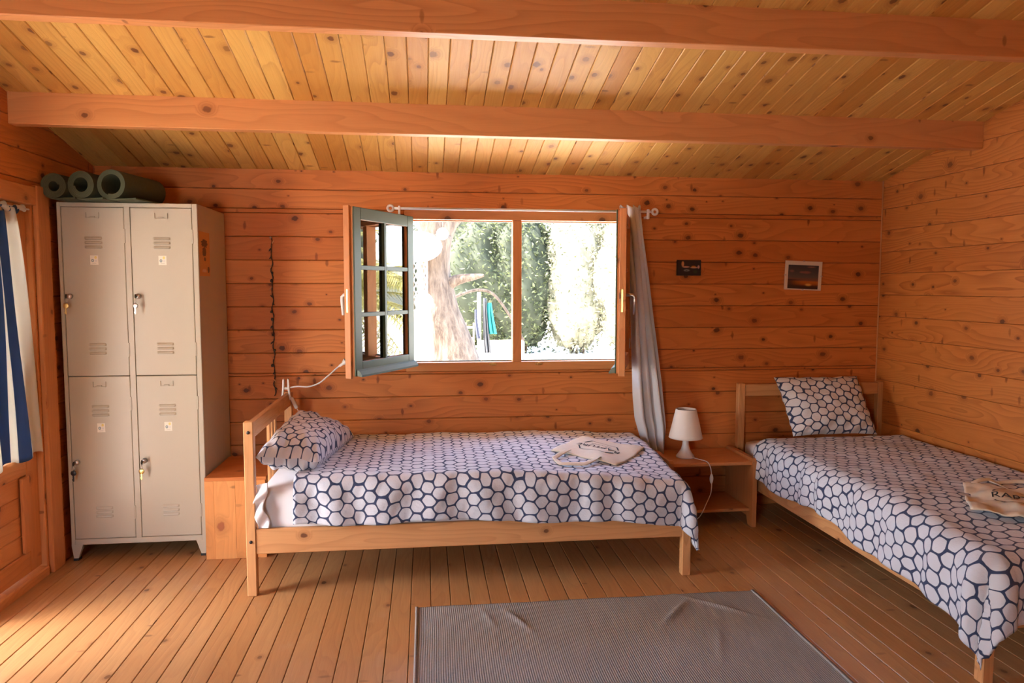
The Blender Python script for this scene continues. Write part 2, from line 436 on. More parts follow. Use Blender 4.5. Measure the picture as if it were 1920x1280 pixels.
# ------------------------------------------------------------------ window with two open casements
w = thing('window_1', None, None, (.56, 0, .885)); w['kind'] = 'structure'
b = MB()
b.box(WX0, WX1, -.022, .06, 1.782, WZ1, c=.003, axis=0)      # head
b.box(WX0, WX1, -.012, .06, .885, .937, c=.003, axis=0)      # sill
b.box(WX0, -.068, -.012, .06, .937, 1.782, c=.003, axis=2)
b.box(1.192, WX1, -.012, .06, .937, 1.782, c=.003, axis=2)
b.build('window_frame', M_door, w)
b = MB(); b.box(.52, .574, -.012, .055, .937, 1.782, c=.003, axis=2); b.build('mullion', M_door, w)
b = MB()
for (x0, x1) in ((-.068, .52), (.574, 1.192)):
    b.box(x0, x1, .045, .058, .937, .943, c=.001, axis=0, mi=1); b.box(x0, x1, .030, .055, 1.776, 1.782, c=.001, axis=0)
    b.box(x0, x1, .058, .085, .93, .938, c=.001, axis=0, mi=1)
b.build('window_stop', [M_bed, M_drip], w)
def hw(x):
    b = MB(); b.box(x - .022, x + .022, -.016, -.012, .918, .930, c=.001); b.box(x - .008, x + .008, -.022, -.016, .916, .934, c=.002); return b
for x in (.40, .68): hw(x).build('latch_plate', M_brass, w)
def sash(hinge, free, side):
    """side=+1: hinge on the left. local X runs hinge->free, local Y = outdoor face normal when closed"""
    h = Vector((*hinge, 0)); f = Vector((*free, 0)); d = (f - h); Ls = d.length; d.normalize()
    nrm = Vector((-d.y, d.x, 0)) * side             # outdoor face
    Mx = Matrix(((d.x, nrm.x, 0, h.x), (d.y, nrm.y, 0, h.y), (0, 0, 1, 0), (0, 0, 0, 1)))
    z0, z1 = .925, 1.795; fw = .062; t = .042
    # green outdoor skin and natural indoor body
    so = MB()
    def both(x0, x1, za, zb, ax):
        so.box(x0, x1, -t, -.006, za, zb, c=.003, axis=ax, M=Mx, mi=0)
        so.box(x0, x1, -.0062, .002, za, zb, c=.002, axis=ax, M=Mx, mi=1)
    both(0, fw, z0, z1, 2); both(Ls - fw, Ls, z0, z1, 2)
    both(fw, Ls - fw, z0, z0 + .072, 0); both(fw, Ls - fw, z1 - .062, z1, 0)
    so.box(Ls, Ls + .014, -t - .012, -.018, z0 - .012, z1 + .006, c=.002, axis=2, M=Mx, mi=0)   # rebate lip
    sa = so.build('casement_sash', [M_door, M_green], w)
    sa['label'] = 'open casement with green painted outer face' 
    iz0, iz1 = z0 + .072, z1 - .062
    m = MB(); ix0, ix1 = fw, Ls - fw; xm = (ix0 + ix1) / 2
    m.box(xm - .011, xm + .011, -.034, -.020, iz0, iz1, c=.002, axis=2, M=Mx, mi=0); m.box(xm - .011, xm + .011, -.018, .0, iz0, iz1, c=.002, axis=2, M=Mx, mi=1)
    for q in (1, 2):
        zz = iz0 + (iz1 - iz0) * q / 3
        for xa, xb in ((ix0, xm - .011), (xm + .011, ix1)):
            m.box(xa, xb, -.034, -.020, zz - .011, zz + .011, c=.002, axis=0, M=Mx, mi=0); m.box(xa, xb, -.018, .0, zz - .011, zz + .011, c=.002, axis=0, M=Mx, mi=1)
    m.build('glazing_bar', [M_door, M_green], sa)
    g = MB(); g.box(ix0, ix1, -.0195, -.0185, iz0, iz1, c=.0001, M=Mx); g.build('pane', M_glass, sa)
    dr = MB(); dr.prism([(.002, z0 + .03), (.02, z0 + .022), (.03, z0 + .004), (.03, z0 - .006), (.002, z0 + .002)], 0, 1)
    dr = MB(); pr = [(.002, z0 + .034), (.018, z0 + .028), (.034, z0 + .008), (.034, z0 - .002), (.002, z0 + .002)]
    vs = [Mx @ Vector((x, p[0], p[1])) for x in (.01, Ls - .008) for p in pr]; nn = len(pr)
    dr.add(vs, [list(range(nn)), list(range(2 * nn - 1, nn - 1, -1))] + [[i, i + nn, (i + 1) % nn + nn, (i + 1) % nn] for i in range(nn)])
    dr.build('drip_rail', M_drip, sa)
    ha = MB(); zc = 1.345
    ha.tube([Mx @ Vector(p) for p in ((Ls - .03, -t, zc), (Ls - .03, -t - .045, zc), (Ls - .03, -t - .055, zc - .01), (Ls - .03, -t - .056, zc - .03), (Ls - .03, -t - .050, zc - .105))], [.008, .009, .010, .010, .008], 10)
    ha.box(Ls - .044, Ls - .016, -t - .006, -t, zc - .04, zc + .04, c=.003, M=Mx)
    ha.build('handle', M_white if side > 0 else M_steel, sa)
    lk = MB(); lk.box(Ls + .014, Ls + .016, -.040, -.030, zc - .09, zc + .03, c=.0005, M=Mx); lk.build('lock_plate', M_brass, sa)
    for zz in (z0 + .12, z1 - .12):
        hg = MB(); hg.tube([Mx @ Vector((-.004, -t, zz - .03)), Mx @ Vector((-.004, -t, zz + .03))], .006, 8); hg.build('hinge', M_steel, sa)
    return sa
sash((-.068, -.035), (-.360, -.545), 1)
sash((1.192, -.035), (1.005, -.565), -1)

# ------------------------------------------------------------------ glazed door in the left wall
dr = thing('door_1', None, None, (-1.86, -1.0, 0)); dr['kind'] = 'structure'
b = MB(); ya, yb = -1.235, -.672; xa, xb = -1.885, -1.848
b.box(xa, xb, yb - .095, yb, .05, 1.765, c=.003, axis=2); b.box(xa, xb, ya, ya + .095, .05, 1.765, c=.003, axis=2)
b.box(xa, xb, ya + .095, yb - .095, .05, .15, c=.003, axis=1); b.box(xa, xb, ya + .095, yb - .095, .515, .60, c=.003, axis=1)
b.box(xa, xb, ya + .095, yb - .095, 1.67, 1.765, c=.003, axis=1)
b.build('door_frame', M_door, dr)
b = MB(); z = .15
for i in range(4): b.box(xa + .008, xb - .008, ya + .095, yb - .095, z, z + .09125, c=.004, axis=1); z += .09125
b.build('lower_panel', M_door, dr)
b = MB(); b.box(-1.868, -1.864, ya + .095, yb - .095, .60, 1.67, c=.0005); b.build('pane', M_glass, dr)
b = MB(); b.box(xb, xb + .014, yb - .16, yb - .10, .16, .51, c=.002, axis=2); b.build('panel_bead', M_door, dr)
f = thing('door_2', None, None, (-1.82, -1.5, 0)); f['kind'] = 'structure'
b = MB()
b.box(XL, XL + .024, -.655, -.545, 0, 1.86, c=.004, axis=2)                      # casing post
b.box(XL, XL + .024, -1.92, -1.80, 0, 1.86, c=.004, axis=2)
b.box(XL, XL + .020, -1.92, -.655, 1.765, 1.85, c=.004, axis=1)                  # casing head
b.build('door_casing', M_door, f)
b = MB(); b.box(XL - .10, XL, -.672, -.6545, 0, 1.775, c=.002, axis=2); b.box(XL - .10, XL, -1.82, -1.80, 0, 1.775, c=.002, axis=2); b.box(XL - .10, XL, -1.80, -.672, 1.765, 1.785, c=.002, axis=1)
b.build('door_jamb', M_door, f)
b = MB(); b.box(XL - .10, XL + .012, -1.80, -.672, -.005, .045, c=.006, axis=1); b.build('threshold', M_door, f)

# ------------------------------------------------------------------ striped curtain on the door
n = NT('blue_striped_cotton'); u, v, _ = n.wuv()
fr = n.m_('FRACT', n.m_('DIVIDE', n.m_('ADD', u, -.0425), .155)); st = n.m_('SUBTRACT', n.m_('GREATER_THAN', fr, .5), n.m_('LESS_THAN', u, .06), clamp=True)
wv = n.n('TexNoise', {'Vector': n.xyz(u, v, 0), 'Scale': 400, 'Detail': 1}).outputs[0]
col = n.mix(st, (.80, .78, .72), (.06, .12, .25))
pb = n.n('BsdfPrincipled', {'Base Color': col, 'Roughness': .9, 'Specular IOR Level': .1}); tl = n.n('BsdfTranslucent', {'Color': col})
mx = n.n('MixShader', {0: .35}); n.t.links.new(pb.outputs[0], mx.inputs[1]); n.t.links.new(tl.outputs[0], mx.inputs[2]); n.t.links.new(mx.outputs[0], n.out.inputs[0])
M_stripe = n.m
sc_t = thing('striped_curtain', 'blue and white vertically striped cotton curtain hanging on the glazed door', 'curtain', (-1.81, -1.0, .6))
b = MB()
def scf(u, v):       # u: 0 right edge .. 1 left (towards camera); v: 0 top .. 1 bottom
    s = u
    y_top = -.835 - .36 * s; y_bot = -.668 - .56 * s
    e = v ** .75; y = y_top + (y_bot - y_top) * e
    z = 1.725 - v * (1.125 + .0 * s) + .012 * math.sin(s * 16)
    x = -1.818 + .016 * math.sin(s * 30 + 1.2 * v) * (1 - .45 * v) + .006 * math.sin(s * 13 + v * 5) - .006 * v
    return (x, y, z)
b.grid(scf, 100, 50, lambda u, v: (u * .59, v, 0))
b.build('cloth', M_stripe, sc_t, solid=.0015)
b = MB()
def ruf(u, v):
    y = -.74 - .45 * u + .0; a = v * 2 * PI
    r = .013 + .004 * math.sin(u * 38 + v * 2) + .004 * noise.noise((u * 30, v * 4, 1))
    if u < .05: r *= .3 + 14 * u
    return (-1.815 + r * math.cos(a) * .8, y + .01 * math.sin(u * 35 + v), 1.735 + .007 * math.sin(u * 20) + r * 1.2 * math.sin(a))
b.grid(ruf, 120, 14, lambda u, v: (u * .59 + .03 * v, v * .1, 0))
b.build('ruffle', M_stripe, sc_t)
b = MB(); b.tube([(-1.817, -.70, 1.742), (-1.817, -1.22, 1.742)], .004, 8); b.build('curtain_wire', M_white, sc_t)

# ------------------------------------------------------------------ white curtain and rod
rod = thing('curtain_rod', 'thin white curtain rod with ring ends above the window', 'curtain rod', (.59, -.07, 1.835))
b = MB(); b.tube([(-.175, -.07, 1.838), (1.352, -.07, 1.838)], .0075, 12); b.build('pole', M_white, rod)
for x in (-.195, 1.372):
    b = MB(); b.tube([(x + .016 * math.cos(t * PI / 12), -.07, 1.838 + .016 * math.sin(t * PI / 12)) for t in range(25)], .0075, 10, cap=False); b.build('ring_finial', M_white, rod)
for x in (-.145, 1.33):
    b = MB(); b.box(x - .006, x + .006, -.082, -.058, 1.795, 1.852, c=.002); b.box(x - .006, x + .006, -.07, 0, 1.80, 1.815, c=.002); b.build('bracket', M_white, rod)
n = NT('white_linen'); u, v, _ = n.wuv()
wr = n.n('TexNoise', {'Vector': n.xyz(u, v, 0), 'Scale': 8, 'Detail': 4}).outputs[0]
pb = n.n('BsdfPrincipled', {'Base Color': (.88, .89, .92, 1), 'Roughness': .9, 'Specular IOR Level': .1}); tl = n.n('BsdfTranslucent', {'Color': (.85, .84, .83, 1)})
bn = n.n('Bump', {'Strength': .2, 'Distance': .01, 'Height': wr}); n.t.links.new(bn.outputs[0], pb.inputs['Normal'])
mx = n.n('MixShader', {0: .4}); n.t.links.new(pb.outputs[0], mx.inputs[1]); n.t.links.new(tl.outputs[0], mx.inputs[2]); n.t.links.new(mx.outputs[0], n.out.inputs[0])
M_linen = n.m
def interp(tab, t):
    for (a, va), (b_, vb) in zip(tab, tab[1:]):
        if t <= b_: 
            q = (t - a) / (b_ - a); return va + (vb - va) * q
    return tab[-1][1]
Ltab = [(0, 1.152), (.03, 1.160), (.11, 1.192), (.25, 1.212), (.45, 1.232), (.75, 1.245), (.85, 1.258), (1, 1.325)]
Rtab = [(0, 1.280), (.11, 1.296), (.25, 1.325), (.45, 1.362), (.71, 1.418), (.88, 1.450), (1, 1.442)]
cu = thing('white_curtain', 'long white linen curtain gathered at the right side of the window', 'curtain', (1.3, -.08, .4))
b = MB()
def wcf(u, v):
    l, r = interp(Ltab, v), interp(Rtab, v); x = l + (r - l) * u
    amp = .012 + .016 * v
    y = -.085 + amp * math.sin(u * 2 * PI * 3.3 + .8 + .5 * math.sin(v * 3)) + .012 * math.sin(u * 9 + v * 4)
    x += .010 * math.sin(u * 2 * PI * 3.3 + 2.2 + v * 1.5) * (u * (1 - u) * 4)
    z = 1.868 - v * 1.50 + .012 * math.sin(u * 20) * (1 if v > .9 else 0) + (.008 * math.sin(u * 2 * PI * 3.3) if v < .02 else 0)
    return (x, y - .03 * v, z)
b.grid(wcf, 110, 90, lambda u, v: (u * 1.2, v * 1.5, 0)); b.build('cloth', M_linen, cu, solid=.002)

# ------------------------------------------------------------------ locker
lk = thing('metal_locker', 'tall cream painted four-door metal locker in the left corner', 'locker', (-1.46, -.26, 0))
lx0, lx1, lyf, lyb = -1.79, -1.13, -.505, -.015
b = MB()
b.box(lx0, lx0 + .003, lyf + .012, lyb, .095, 1.80, c=.001); b.box(lx1 - .003, lx1, lyf + .012, lyb, .095, 1.80, c=.001)
b.box(lx0, lx1, lyf + .012, lyb, 1.797, 1.80, c=.001); b.box(lx0, lx1, lyb - .003, lyb, .095, 1.80, c=.001); b.box(lx0, lx1, lyf + .012, lyb, .095, .098, c=.001)
for (x0, x1) in ((lx0, -1.772), (-1.4775, -1.4505), (-1.156, lx1)): b.box(x0, x1, lyf, lyf + .02, .080 if x0 != -1.4775 else .107, 1.80 if x0 != -1.4775 else 1.781, c=.0025 if x0 != -1.4775 else .001)
for (z0, z1) in ((.080, .109), (1.779, 1.80)): b.box(-1.774, -1.154, lyf, lyf + .02, z0, z1, c=.0025)
b.build('body', M_locker, lk)
b = MB(); b.box(-1.775, -1.155, lyf + .018, lyf + .02, .10, 1.79, c=.0005); b.build('door_gap', M_gap, lk)
DOORS = [(-1.770, -1.4795, .9415, 1.777), (-1.4485, -1.158, .9415, 1.777), (-1.770, -1.4795, .111, .9385), (-1.4485, -1.158, .111, .9385)]
n = NT('sticker_card'); u, v, _ = n.wuv()
def dot(cx, cy, r):
    return n.m_('LESS_THAN', n.m_('SQRT', n.m_('ADD', n.m_('POWER', n.m_('SUBTRACT', u, cx), 2), n.m_('POWER', n.m_('SUBTRACT', v, cy), 2))), r)
col = n.mix(dot(.3, .45, .17), (.78, .72, .60), (.16, .22, .24)); col = n.mix(dot(.3, .45, .08), col, (.6, .62, .55)); col = n.mix(dot(.68, .78, .15), col, (.75, .60, .18)); col = n.mix(dot(.7, .42, .12), col, (.65, .62, .58))
ln = n.m_('MULTIPLY', n.m_('LESS_THAN', n.m_('ABSOLUTE', n.m_('SUBTRACT', v, .16)), .025), n.m_('LESS_THAN', n.m_('ABSOLUTE', n.m_('SUBTRACT', u, .5)), .25))
col = n.mix(ln, col, (.45, .42, .38)); M_card = n.pbr(col, .5)
for i, (x0, x1, z0, z1) in enumerate(DOORS):
    b = MB(); b.box(x0, x1, lyf + .001, lyf + .014, z0, z1, c=.0025); d = b.build('door', M_locker, lk)
    xc = (x0 + x1) / 2
    for zz, nm in ((z1 - .172, 'u'), (z0 + .137, 'l')):
        for q in range(3):
            b = MB(); zc = zz + .0215 - q * .0215 + .0
            def lou(u, v, zc=zc):
                w_ = .041 * (1 - .0) ; x = xc - w_ + 2 * w_ * u
                e = min(1, min(u, 1 - u) * 9) ; hgt = math.sqrt(max(0, 1 - (1 - e) ** 2))
                a = v * PI
                return (x, lyf + .001 - .0055 * math.sin(a * .5 + .0) * hgt * (1 if v < .999 else 1), zc + .0065 - .013 * v)
            b.grid(lou, 24, 6)
            b.box(xc - .036, xc + .036, lyf - .004, lyf + .001, zc - .0075, zc - .0062, c=.0002, mi=1)
            b.build('louver', [M_locker, M_gap], d)
    b = MB()
    for s in (-1, 1):
        b.box(xc + s * .030 - .0015, xc + s * .030 + .0015, lyf - .004, lyf + .001, z1 - .052, z1 - .026, c=.0005)
    b.box(xc - .030, xc + .030, lyf - .003, lyf + .001, z1 - .054, z1 - .051, c=.0005); b.box(xc - .012, xc + .012, lyf - .006, lyf + .001, z1 - .050, z1 - .045, c=.001)
    b.build('label_holder', M_locker, d)
    b = MB(); cz = z1 - .258
    b.add([(xc - .018, lyf - .0005, cz - .024), (xc + .020, lyf - .0005, cz - .024), (xc + .020, lyf - .0005, cz + .022), (xc - .018, lyf - .0005, cz + .022)], [[0, 1, 2, 3]], [[(0, 0, 0), (1, 0, 0), (1, 1, 0), (0, 1, 0)]])
    b.build('sticker', M_card, d, solid=.0008)
    for zz in (z1 - .14, z0 + .13):
        b = MB(); b.box(x1 - .001, x1 + .006, lyf - .003, lyf + .004, zz - .035, zz + .035, c=.001); b.build('hinge', M_locker, d)
    kx, kz = x0 + .026, (z0 + z1) / 2 + (-.02 if i < 2 else -.018)
    b = MB(); b.lathe([(0, .0), (.013, .0), (.013, .012), (.009, .018), (0, .018)], 0, 0, 18, M=Matrix.Translation((kx, lyf + .001, kz)) @ Matrix.Rotation(PI / 2, 4, 'X')); b.build('lock', M_steel, d)
# legs
for sx, x in ((1, lx0), (-1, lx1)):
    for yy in (lyf, lyb - .02):
        b = MB(); b.prism([(x, .082), (x + sx * .055, .082), (x + sx * .030, .008), (x + sx * .010, .008)], yy, yy + .02)
        b.prism([(x + sx * .008, .012), (x + sx * .034, .012), (x + sx * .034, .0), (x + sx * .008, .0)], yy - .002, yy + .03, mi=1); b.build('foot', [M_locker, M_black], lk)
# keys
KEYS = [('brass key hanging from the lock of the upper left locker door', M_brass, M_black, .0, 0), ('silver key hanging in the lock of the upper right locker door', M_steel, M_black, 0, 1),
        ('black-headed keys in the lock of the lower left locker door', M_black, M_black, 0, 2), ('small brass key on a ring in the lower right locker door', M_brass, M_black, 0, 3)]
for (lab, mk, mh, q, i) in KEYS:
    x0, x1, z0, z1 = DOORS[i]; kx, kz = x0 + .026, (z0 + z1) / 2 + (-.02 if i < 2 else -.018)
    k = thing('key_bunch', lab, 'keys', (kx, lyf - .02, kz), 'keys hanging in the locker doors')
    b = MB(); b.box(kx - .0012, kx + .0012, lyf - .030, lyf - .016, kz - .004, kz + .004, c=.0004, mi=0)
    b.lathe([(0, -.0015), (.010, -.0015), (.012, 0), (.010, .0015), (0, .0015)], 0, 0, 16, M=Matrix.Translation((kx, lyf - .040, kz)) @ Matrix.Rotation(PI / 2, 4, 'Y'), mi=1)
    b.build('inserted_key', [M_steel, M_black], k)
    b = MB(); rz = kz - .022; b.tube([(kx + .003 * math.sin(t * PI / 8), lyf - .042 + .012 * math.cos(t * PI / 8), rz + .014 * math.sin(t * PI / 8)) for t in range(17)], .0012, 6, cap=False); b.build('key_ring', M_steel, k)
    b = MB(); hz = rz - .024
    b.lathe([(0, -.0015), (.010, -.0015), (.0125, 0), (.010, .0015), (0, .0015)], 0, 0, 16, M=Matrix.Translation((kx - .002, lyf - .042, hz)) @ Matrix.Rotation(PI / 2, 4, 'X') @ Matrix.Scale(1.1, 4))
    b.box(kx - .006, kx + .001, lyf - .0435, lyf - .0405, hz - .042, hz - .008, c=.0008)
    b.box(kx - .009, kx - .004, lyf - .0435, lyf - .0405, hz - .036, hz - .030, c=.0005)
    b.build('hanging_key', mk, k)
# poster on the side of the locker
n = NT('orange_poster_print'); u, v, _ = n.wuv()
def ell(cx, cy, rx, ry, nz=.0):
    dx = n.m_('DIVIDE', n.m_('SUBTRACT', u, cx), rx); dy = n.m_('DIVIDE', n.m_('SUBTRACT', v, cy), ry)
    t = n.n('TexNoise', {'Vector': n.xyz(u, n.m_('MULTIPLY', v, 2), 0), 'Scale': 14, 'Detail': 2}).outputs[0]
    return n.rng(n.m_('ADD', n.m_('SQRT', n.m_('ADD', n.m_('MULTIPLY', dx, dx), n.m_('MULTIPLY', dy, dy))), n.m_('MULTIPLY', n.m_('SUBTRACT', t, .5), 1.2)), .9, 1.0, 1, 0)
col = n.mix(ell(.5, .74, .30, .10), (.62, .30, .10), (.09, .045, .025)); col = n.mix(ell(.48, .55, .20, .12), col, (.12, .06, .03)); col = n.mix(ell(.52, .38, .10, .05), col, (.10, .05, .03))
col = n.mix(ell(.85, .15, .10, .07), col, (.10, .05, .03)); col = n.mix(ell(.45, .12, .22, .04), col, (.70, .50, .36))
M_poster = n.pbr(col, .5)
po = thing('poster', 'small orange poster with a dark figure stuck on the locker side', 'poster', (-1.129, -.41, 1.55))
b = MB(); b.add([(-1.1285, -.497, 1.442), (-1.1285, -.320, 1.442), (-1.1285, -.320, 1.667), (-1.1285, -.497, 1.667)], [[0, 1, 2, 3]], [[(0, 0, 0), (1, 0, 0), (1, 1, 0), (0, 1, 0)]]); b.build('sheet', M_poster, po, solid=.001)
# rolled mats
def mat(lab, x0, y0, x1, y1, R, hole, flap):
    t = thing('rolled_mat', lab, 'mat', ((x0 + x1) / 2, (y0 + y1) / 2, 1.80), 'green rolled exercise mats on the locker')
    b = MB(); ax = Vector((x1 - x0, y1 - y0, 0)); L = ax.length; ax.normalize(); sd = Vector((ax.y, -ax.x, 0)); c0 = Vector((x0, y0, 1.801 + R))
    turns = max(2, (R - hole) / .0085); N = int(turns * 22); th_ = .0036
    pts = []
    for i in range(N + 1):
        a = -PI / 2 - 2 * PI * turns * (1 - i / N); r = hole + (R - th_ - hole) * i / N
        wob = 1 + .02 * math.sin(a * 2 + x0 * 9); pts.append((r * wob * math.cos(a), r * math.sin(a)))
    pts += [(.02, -R + th_), (R * flap, -R + th_ + .002), (R * (flap + .25), -R + th_ + .004)] if flap else []
    def outl(off):
        o = []
        for i, p in enumerate(pts):
            q = pts[min(i + 1, len(pts) - 1)]; s_ = pts[max(i - 1, 0)]
            tx, tz = q[0] - s_[0], q[1] - s_[1]; l = math.hypot(tx, tz) or 1
            o.append((p[0] + tz / l * off, p[1] - tx / l * off))
        return o
    A, B = outl(th_), outl(-th_); vs = []
    for y_ in (0, L):
        for seq in (A, B):
            for p in seq: vs.append(c0 + sd * p[0] + Vector((0, 0, p[1])) + ax * y_)
    m = len(pts); fs = []
    for i in range(m - 1):
        fs += [[i, i + 1, m + i + 1, m + i], [2 * m + i, 3 * m + i, 3 * m + i + 1, 2 * m + i + 1], [i, 2 * m + i, 2 * m + i + 1, i + 1], [m + i, m + i + 1, 3 * m + i + 1, 3 * m + i]]
    fs += [[0, m, 3 * m, 2 * m], [m - 1, 3 * m - 1, 4 * m - 1, 2 * m - 1]]
    b.add(vs, fs, None, True); o = b.build('foam_roll', M_mat, t)
    md = o.modifiers.new('e', 'EDGE_SPLIT'); md.split_angle = .8
mat('smallest green rolled mat on the locker, leftmost by the door', -1.752, -.60, -1.715, -.25, .064, .024, 1.3)
mat('middle green rolled mat on the locker, with a loose inner end', -1.629, -.60, -1.565, -.25, .070, .034, 1.25)
mat('largest green rolled mat with the widest hole, rightmost on the locker', -1.492, -.60, -1.425, -.25, .075, .049, 1.35)

# ------------------------------------------------------------------ wooden box between locker and bed
bx = thing('wooden_box', 'low square orange pine box between the locker and the bed', 'box', (-.965, -.35, 0))
b = MB(); x = -1.118
for wd in (.045, .105, .148): b.box(x, x + wd, -.57, -.55, .0, .405, c=.001, axis=2); x += wd
b.build('front_panel', M_box, bx)
b = MB(); b.box(-1.118, -.815, -.57, -.10, .405, .423, c=.0015, axis=0); b.build('top_panel', M_wall, bx)
b = MB(); b.box(-1.118, -1.10, -.55, -.10, 0, .405, c=.001, axis=2); b.box(-.838, -.82, -.55, -.10, 0, .405, c=.001, axis=2); b.box(-1.10, -.838, -.118, -.10, 0, .405, c=.001, axis=2); b.build('side_panel', M_box, bx)

# ------------------------------------------------------------------ beds
def bolt(x, y, z, d, parent):
    b = MB(); M = Matrix.Translation((x, y, z)) @ (Matrix.Rotation(PI / 2, 4, 'X') if d == 'y' else Matrix.Rotation(-PI / 2, 4, 'Y'))
    b.lathe([(0, .002), (.006, .002), (.0075, 0), (.0075, -.004), (0, -.004)], 0, 0, 14, M=M); b.build('bolt', M_bolt, parent)
def bed(name, label, T, slats):
    """T maps local (length, width, z) -> world box; length 0 = head"""
    r = thing(name, label, 'bed', T(1.0, .48, 0), 'single pine beds')
    def bx_(nm, l0, l1, w0, w1, z0, z1, c=.003, ax=None):
        a = T(l0, w0, z0); c_ = T(l1, w1, z1); b = MB(); b.box(a[0], c_[0], a[1], c_[1], z0, z1, c=c, axis=ax); return b.build(nm, M_bed, r)
    bx_('head_post', 0, .042, 0, .042, 0, .792); bx_('head_post', 0, .042, .928, .97, 0, .792)
    bx_('headboard_rail', .008, .036, .042, .928, .712, .786); bx_('headboard_rail', .008, .036, .042, .928, .20, .27)
    for w_ in slats: bx_('headboard_slat', .014, .030, w_, w_ + .028, .27, .712)
    bx_('side_rail', .042, 2.02, .004, .026, .192, .306); bx_('side_rail', .042, 2.02, .944, .966, .192, .306)
    bx_('foot_post', 2.02, 2.062, 0, .042, 0, .300); bx_('foot_post', 2.02, 2.062, .928, .97, 0, .300)
    bx_('foot_rail', 2.026, 2.054, .042, .928, .192, .300)
    for i in range(12): bx_('bed_slat', .10 + i * .16, .16 + i * .16, .03, .94, .262, .276)
    return r
T1 = lambda l, w_, z: (-.803 + l, -1.052 + w_, z)
b1 = bed('single_bed', 'pine single bed under the window with a slatted headboard beside the box', T1, (.40, .471, .542))
for z in (.745, .25): bolt(-.782, -1.053, z, 'y', b1)
T2 = lambda l, w_, z: (1.925 + w_, -.035 - l, z)
b2 = bed('single_bed', 'pine single bed along the right wall with its headboard against the back wall', T2, ())
bolt(1.946, -2.098, .25, 'y', b2)

def softbox(b, x0, x1, y0, y1, z0, z1, r, nz=.004, seed=0, puff=.012, slope=0):
    """rounded slab of cloth covered foam"""
    cx, cy, cz = (x0 + x1) / 2, (y0 + y1) / 2, (z0 + z1) / 2; hx, hy, hz = (x1 - x0) / 2, (y1 - y0) / 2, (z1 - z0) / 2
    bm = bmesh.new(); bmesh.ops.create_cube(bm, size=2)
    bmesh.ops.subdivide_edges(bm, edges=bm.edges[:], cuts=11, use_grid_fill=True)
    vs = []
    for v in bm.verts:
        p = Vector((v.co.x * hx, v.co.y * hy, v.co.z * hz))
        # concentrate vertices near the edges
        q = Vector((max(-hx + r, min(hx - r, p.x)), max(-hy + r, min(hy - r, p.y)), max(-hz + r, min(hz - r, p.z))))
        d = p - q
        if d.length > 1e-6: p = q + d.normalized() * r
        e = (1 - (v.co.x) ** 4) * (1 - v.co.y ** 4); p.z += puff * e * (1 if v.co.z > 0 else 0)
        if v.co.z > 0: p.z -= slope * max(0, min(1, (p.x + .15) / (hx - .15)))
        nn = noise.noise_vector(Vector((p.x * 5 + seed, p.y * 5, p.z * 8))); p += nn * nz
        vs.append(p + Vector((cx, cy, cz)))
    b.add(vs, [[v.index for v in f.verts] for f in bm.faces], None, True); bm.free(); return b
ms = thing('mattress', 'mattress in a white fitted sheet on the bed under the window', 'mattress', (.23, -.57, .28), 'mattresses on the pine beds')
softbox(MB(), -.748, 1.185, -1.03, -.10, .277, .492, .045, puff=.006, slope=.075).build('fitted_sheet', M_sheet, ms)
b = MB()
def hangs(u, v):
    x = -.755 + .05 * u + .008 * math.sin(v * 9); y = -1.045 + .010 * math.sin(v * 14 + u * 3) - .004 * u
    return (x - .012 * math.sin(v * PI), y, .505 - v * .20 + .01 * u)
b.grid(hangs, 10, 20); b.build('sheet_edge', M_sheet, ms, solid=.004)
ms2 = thing('mattress', 'mattress in a white fitted sheet on the bed along the right wall', 'mattress', (2.4, -1.0, .28), 'mattresses on the pine beds')
softbox(MB(), 1.950, 2.86, -2.02, -.085, .277, .450, .045, seed=4, puff=.006).build('fitted_sheet', M_sheet, ms2)

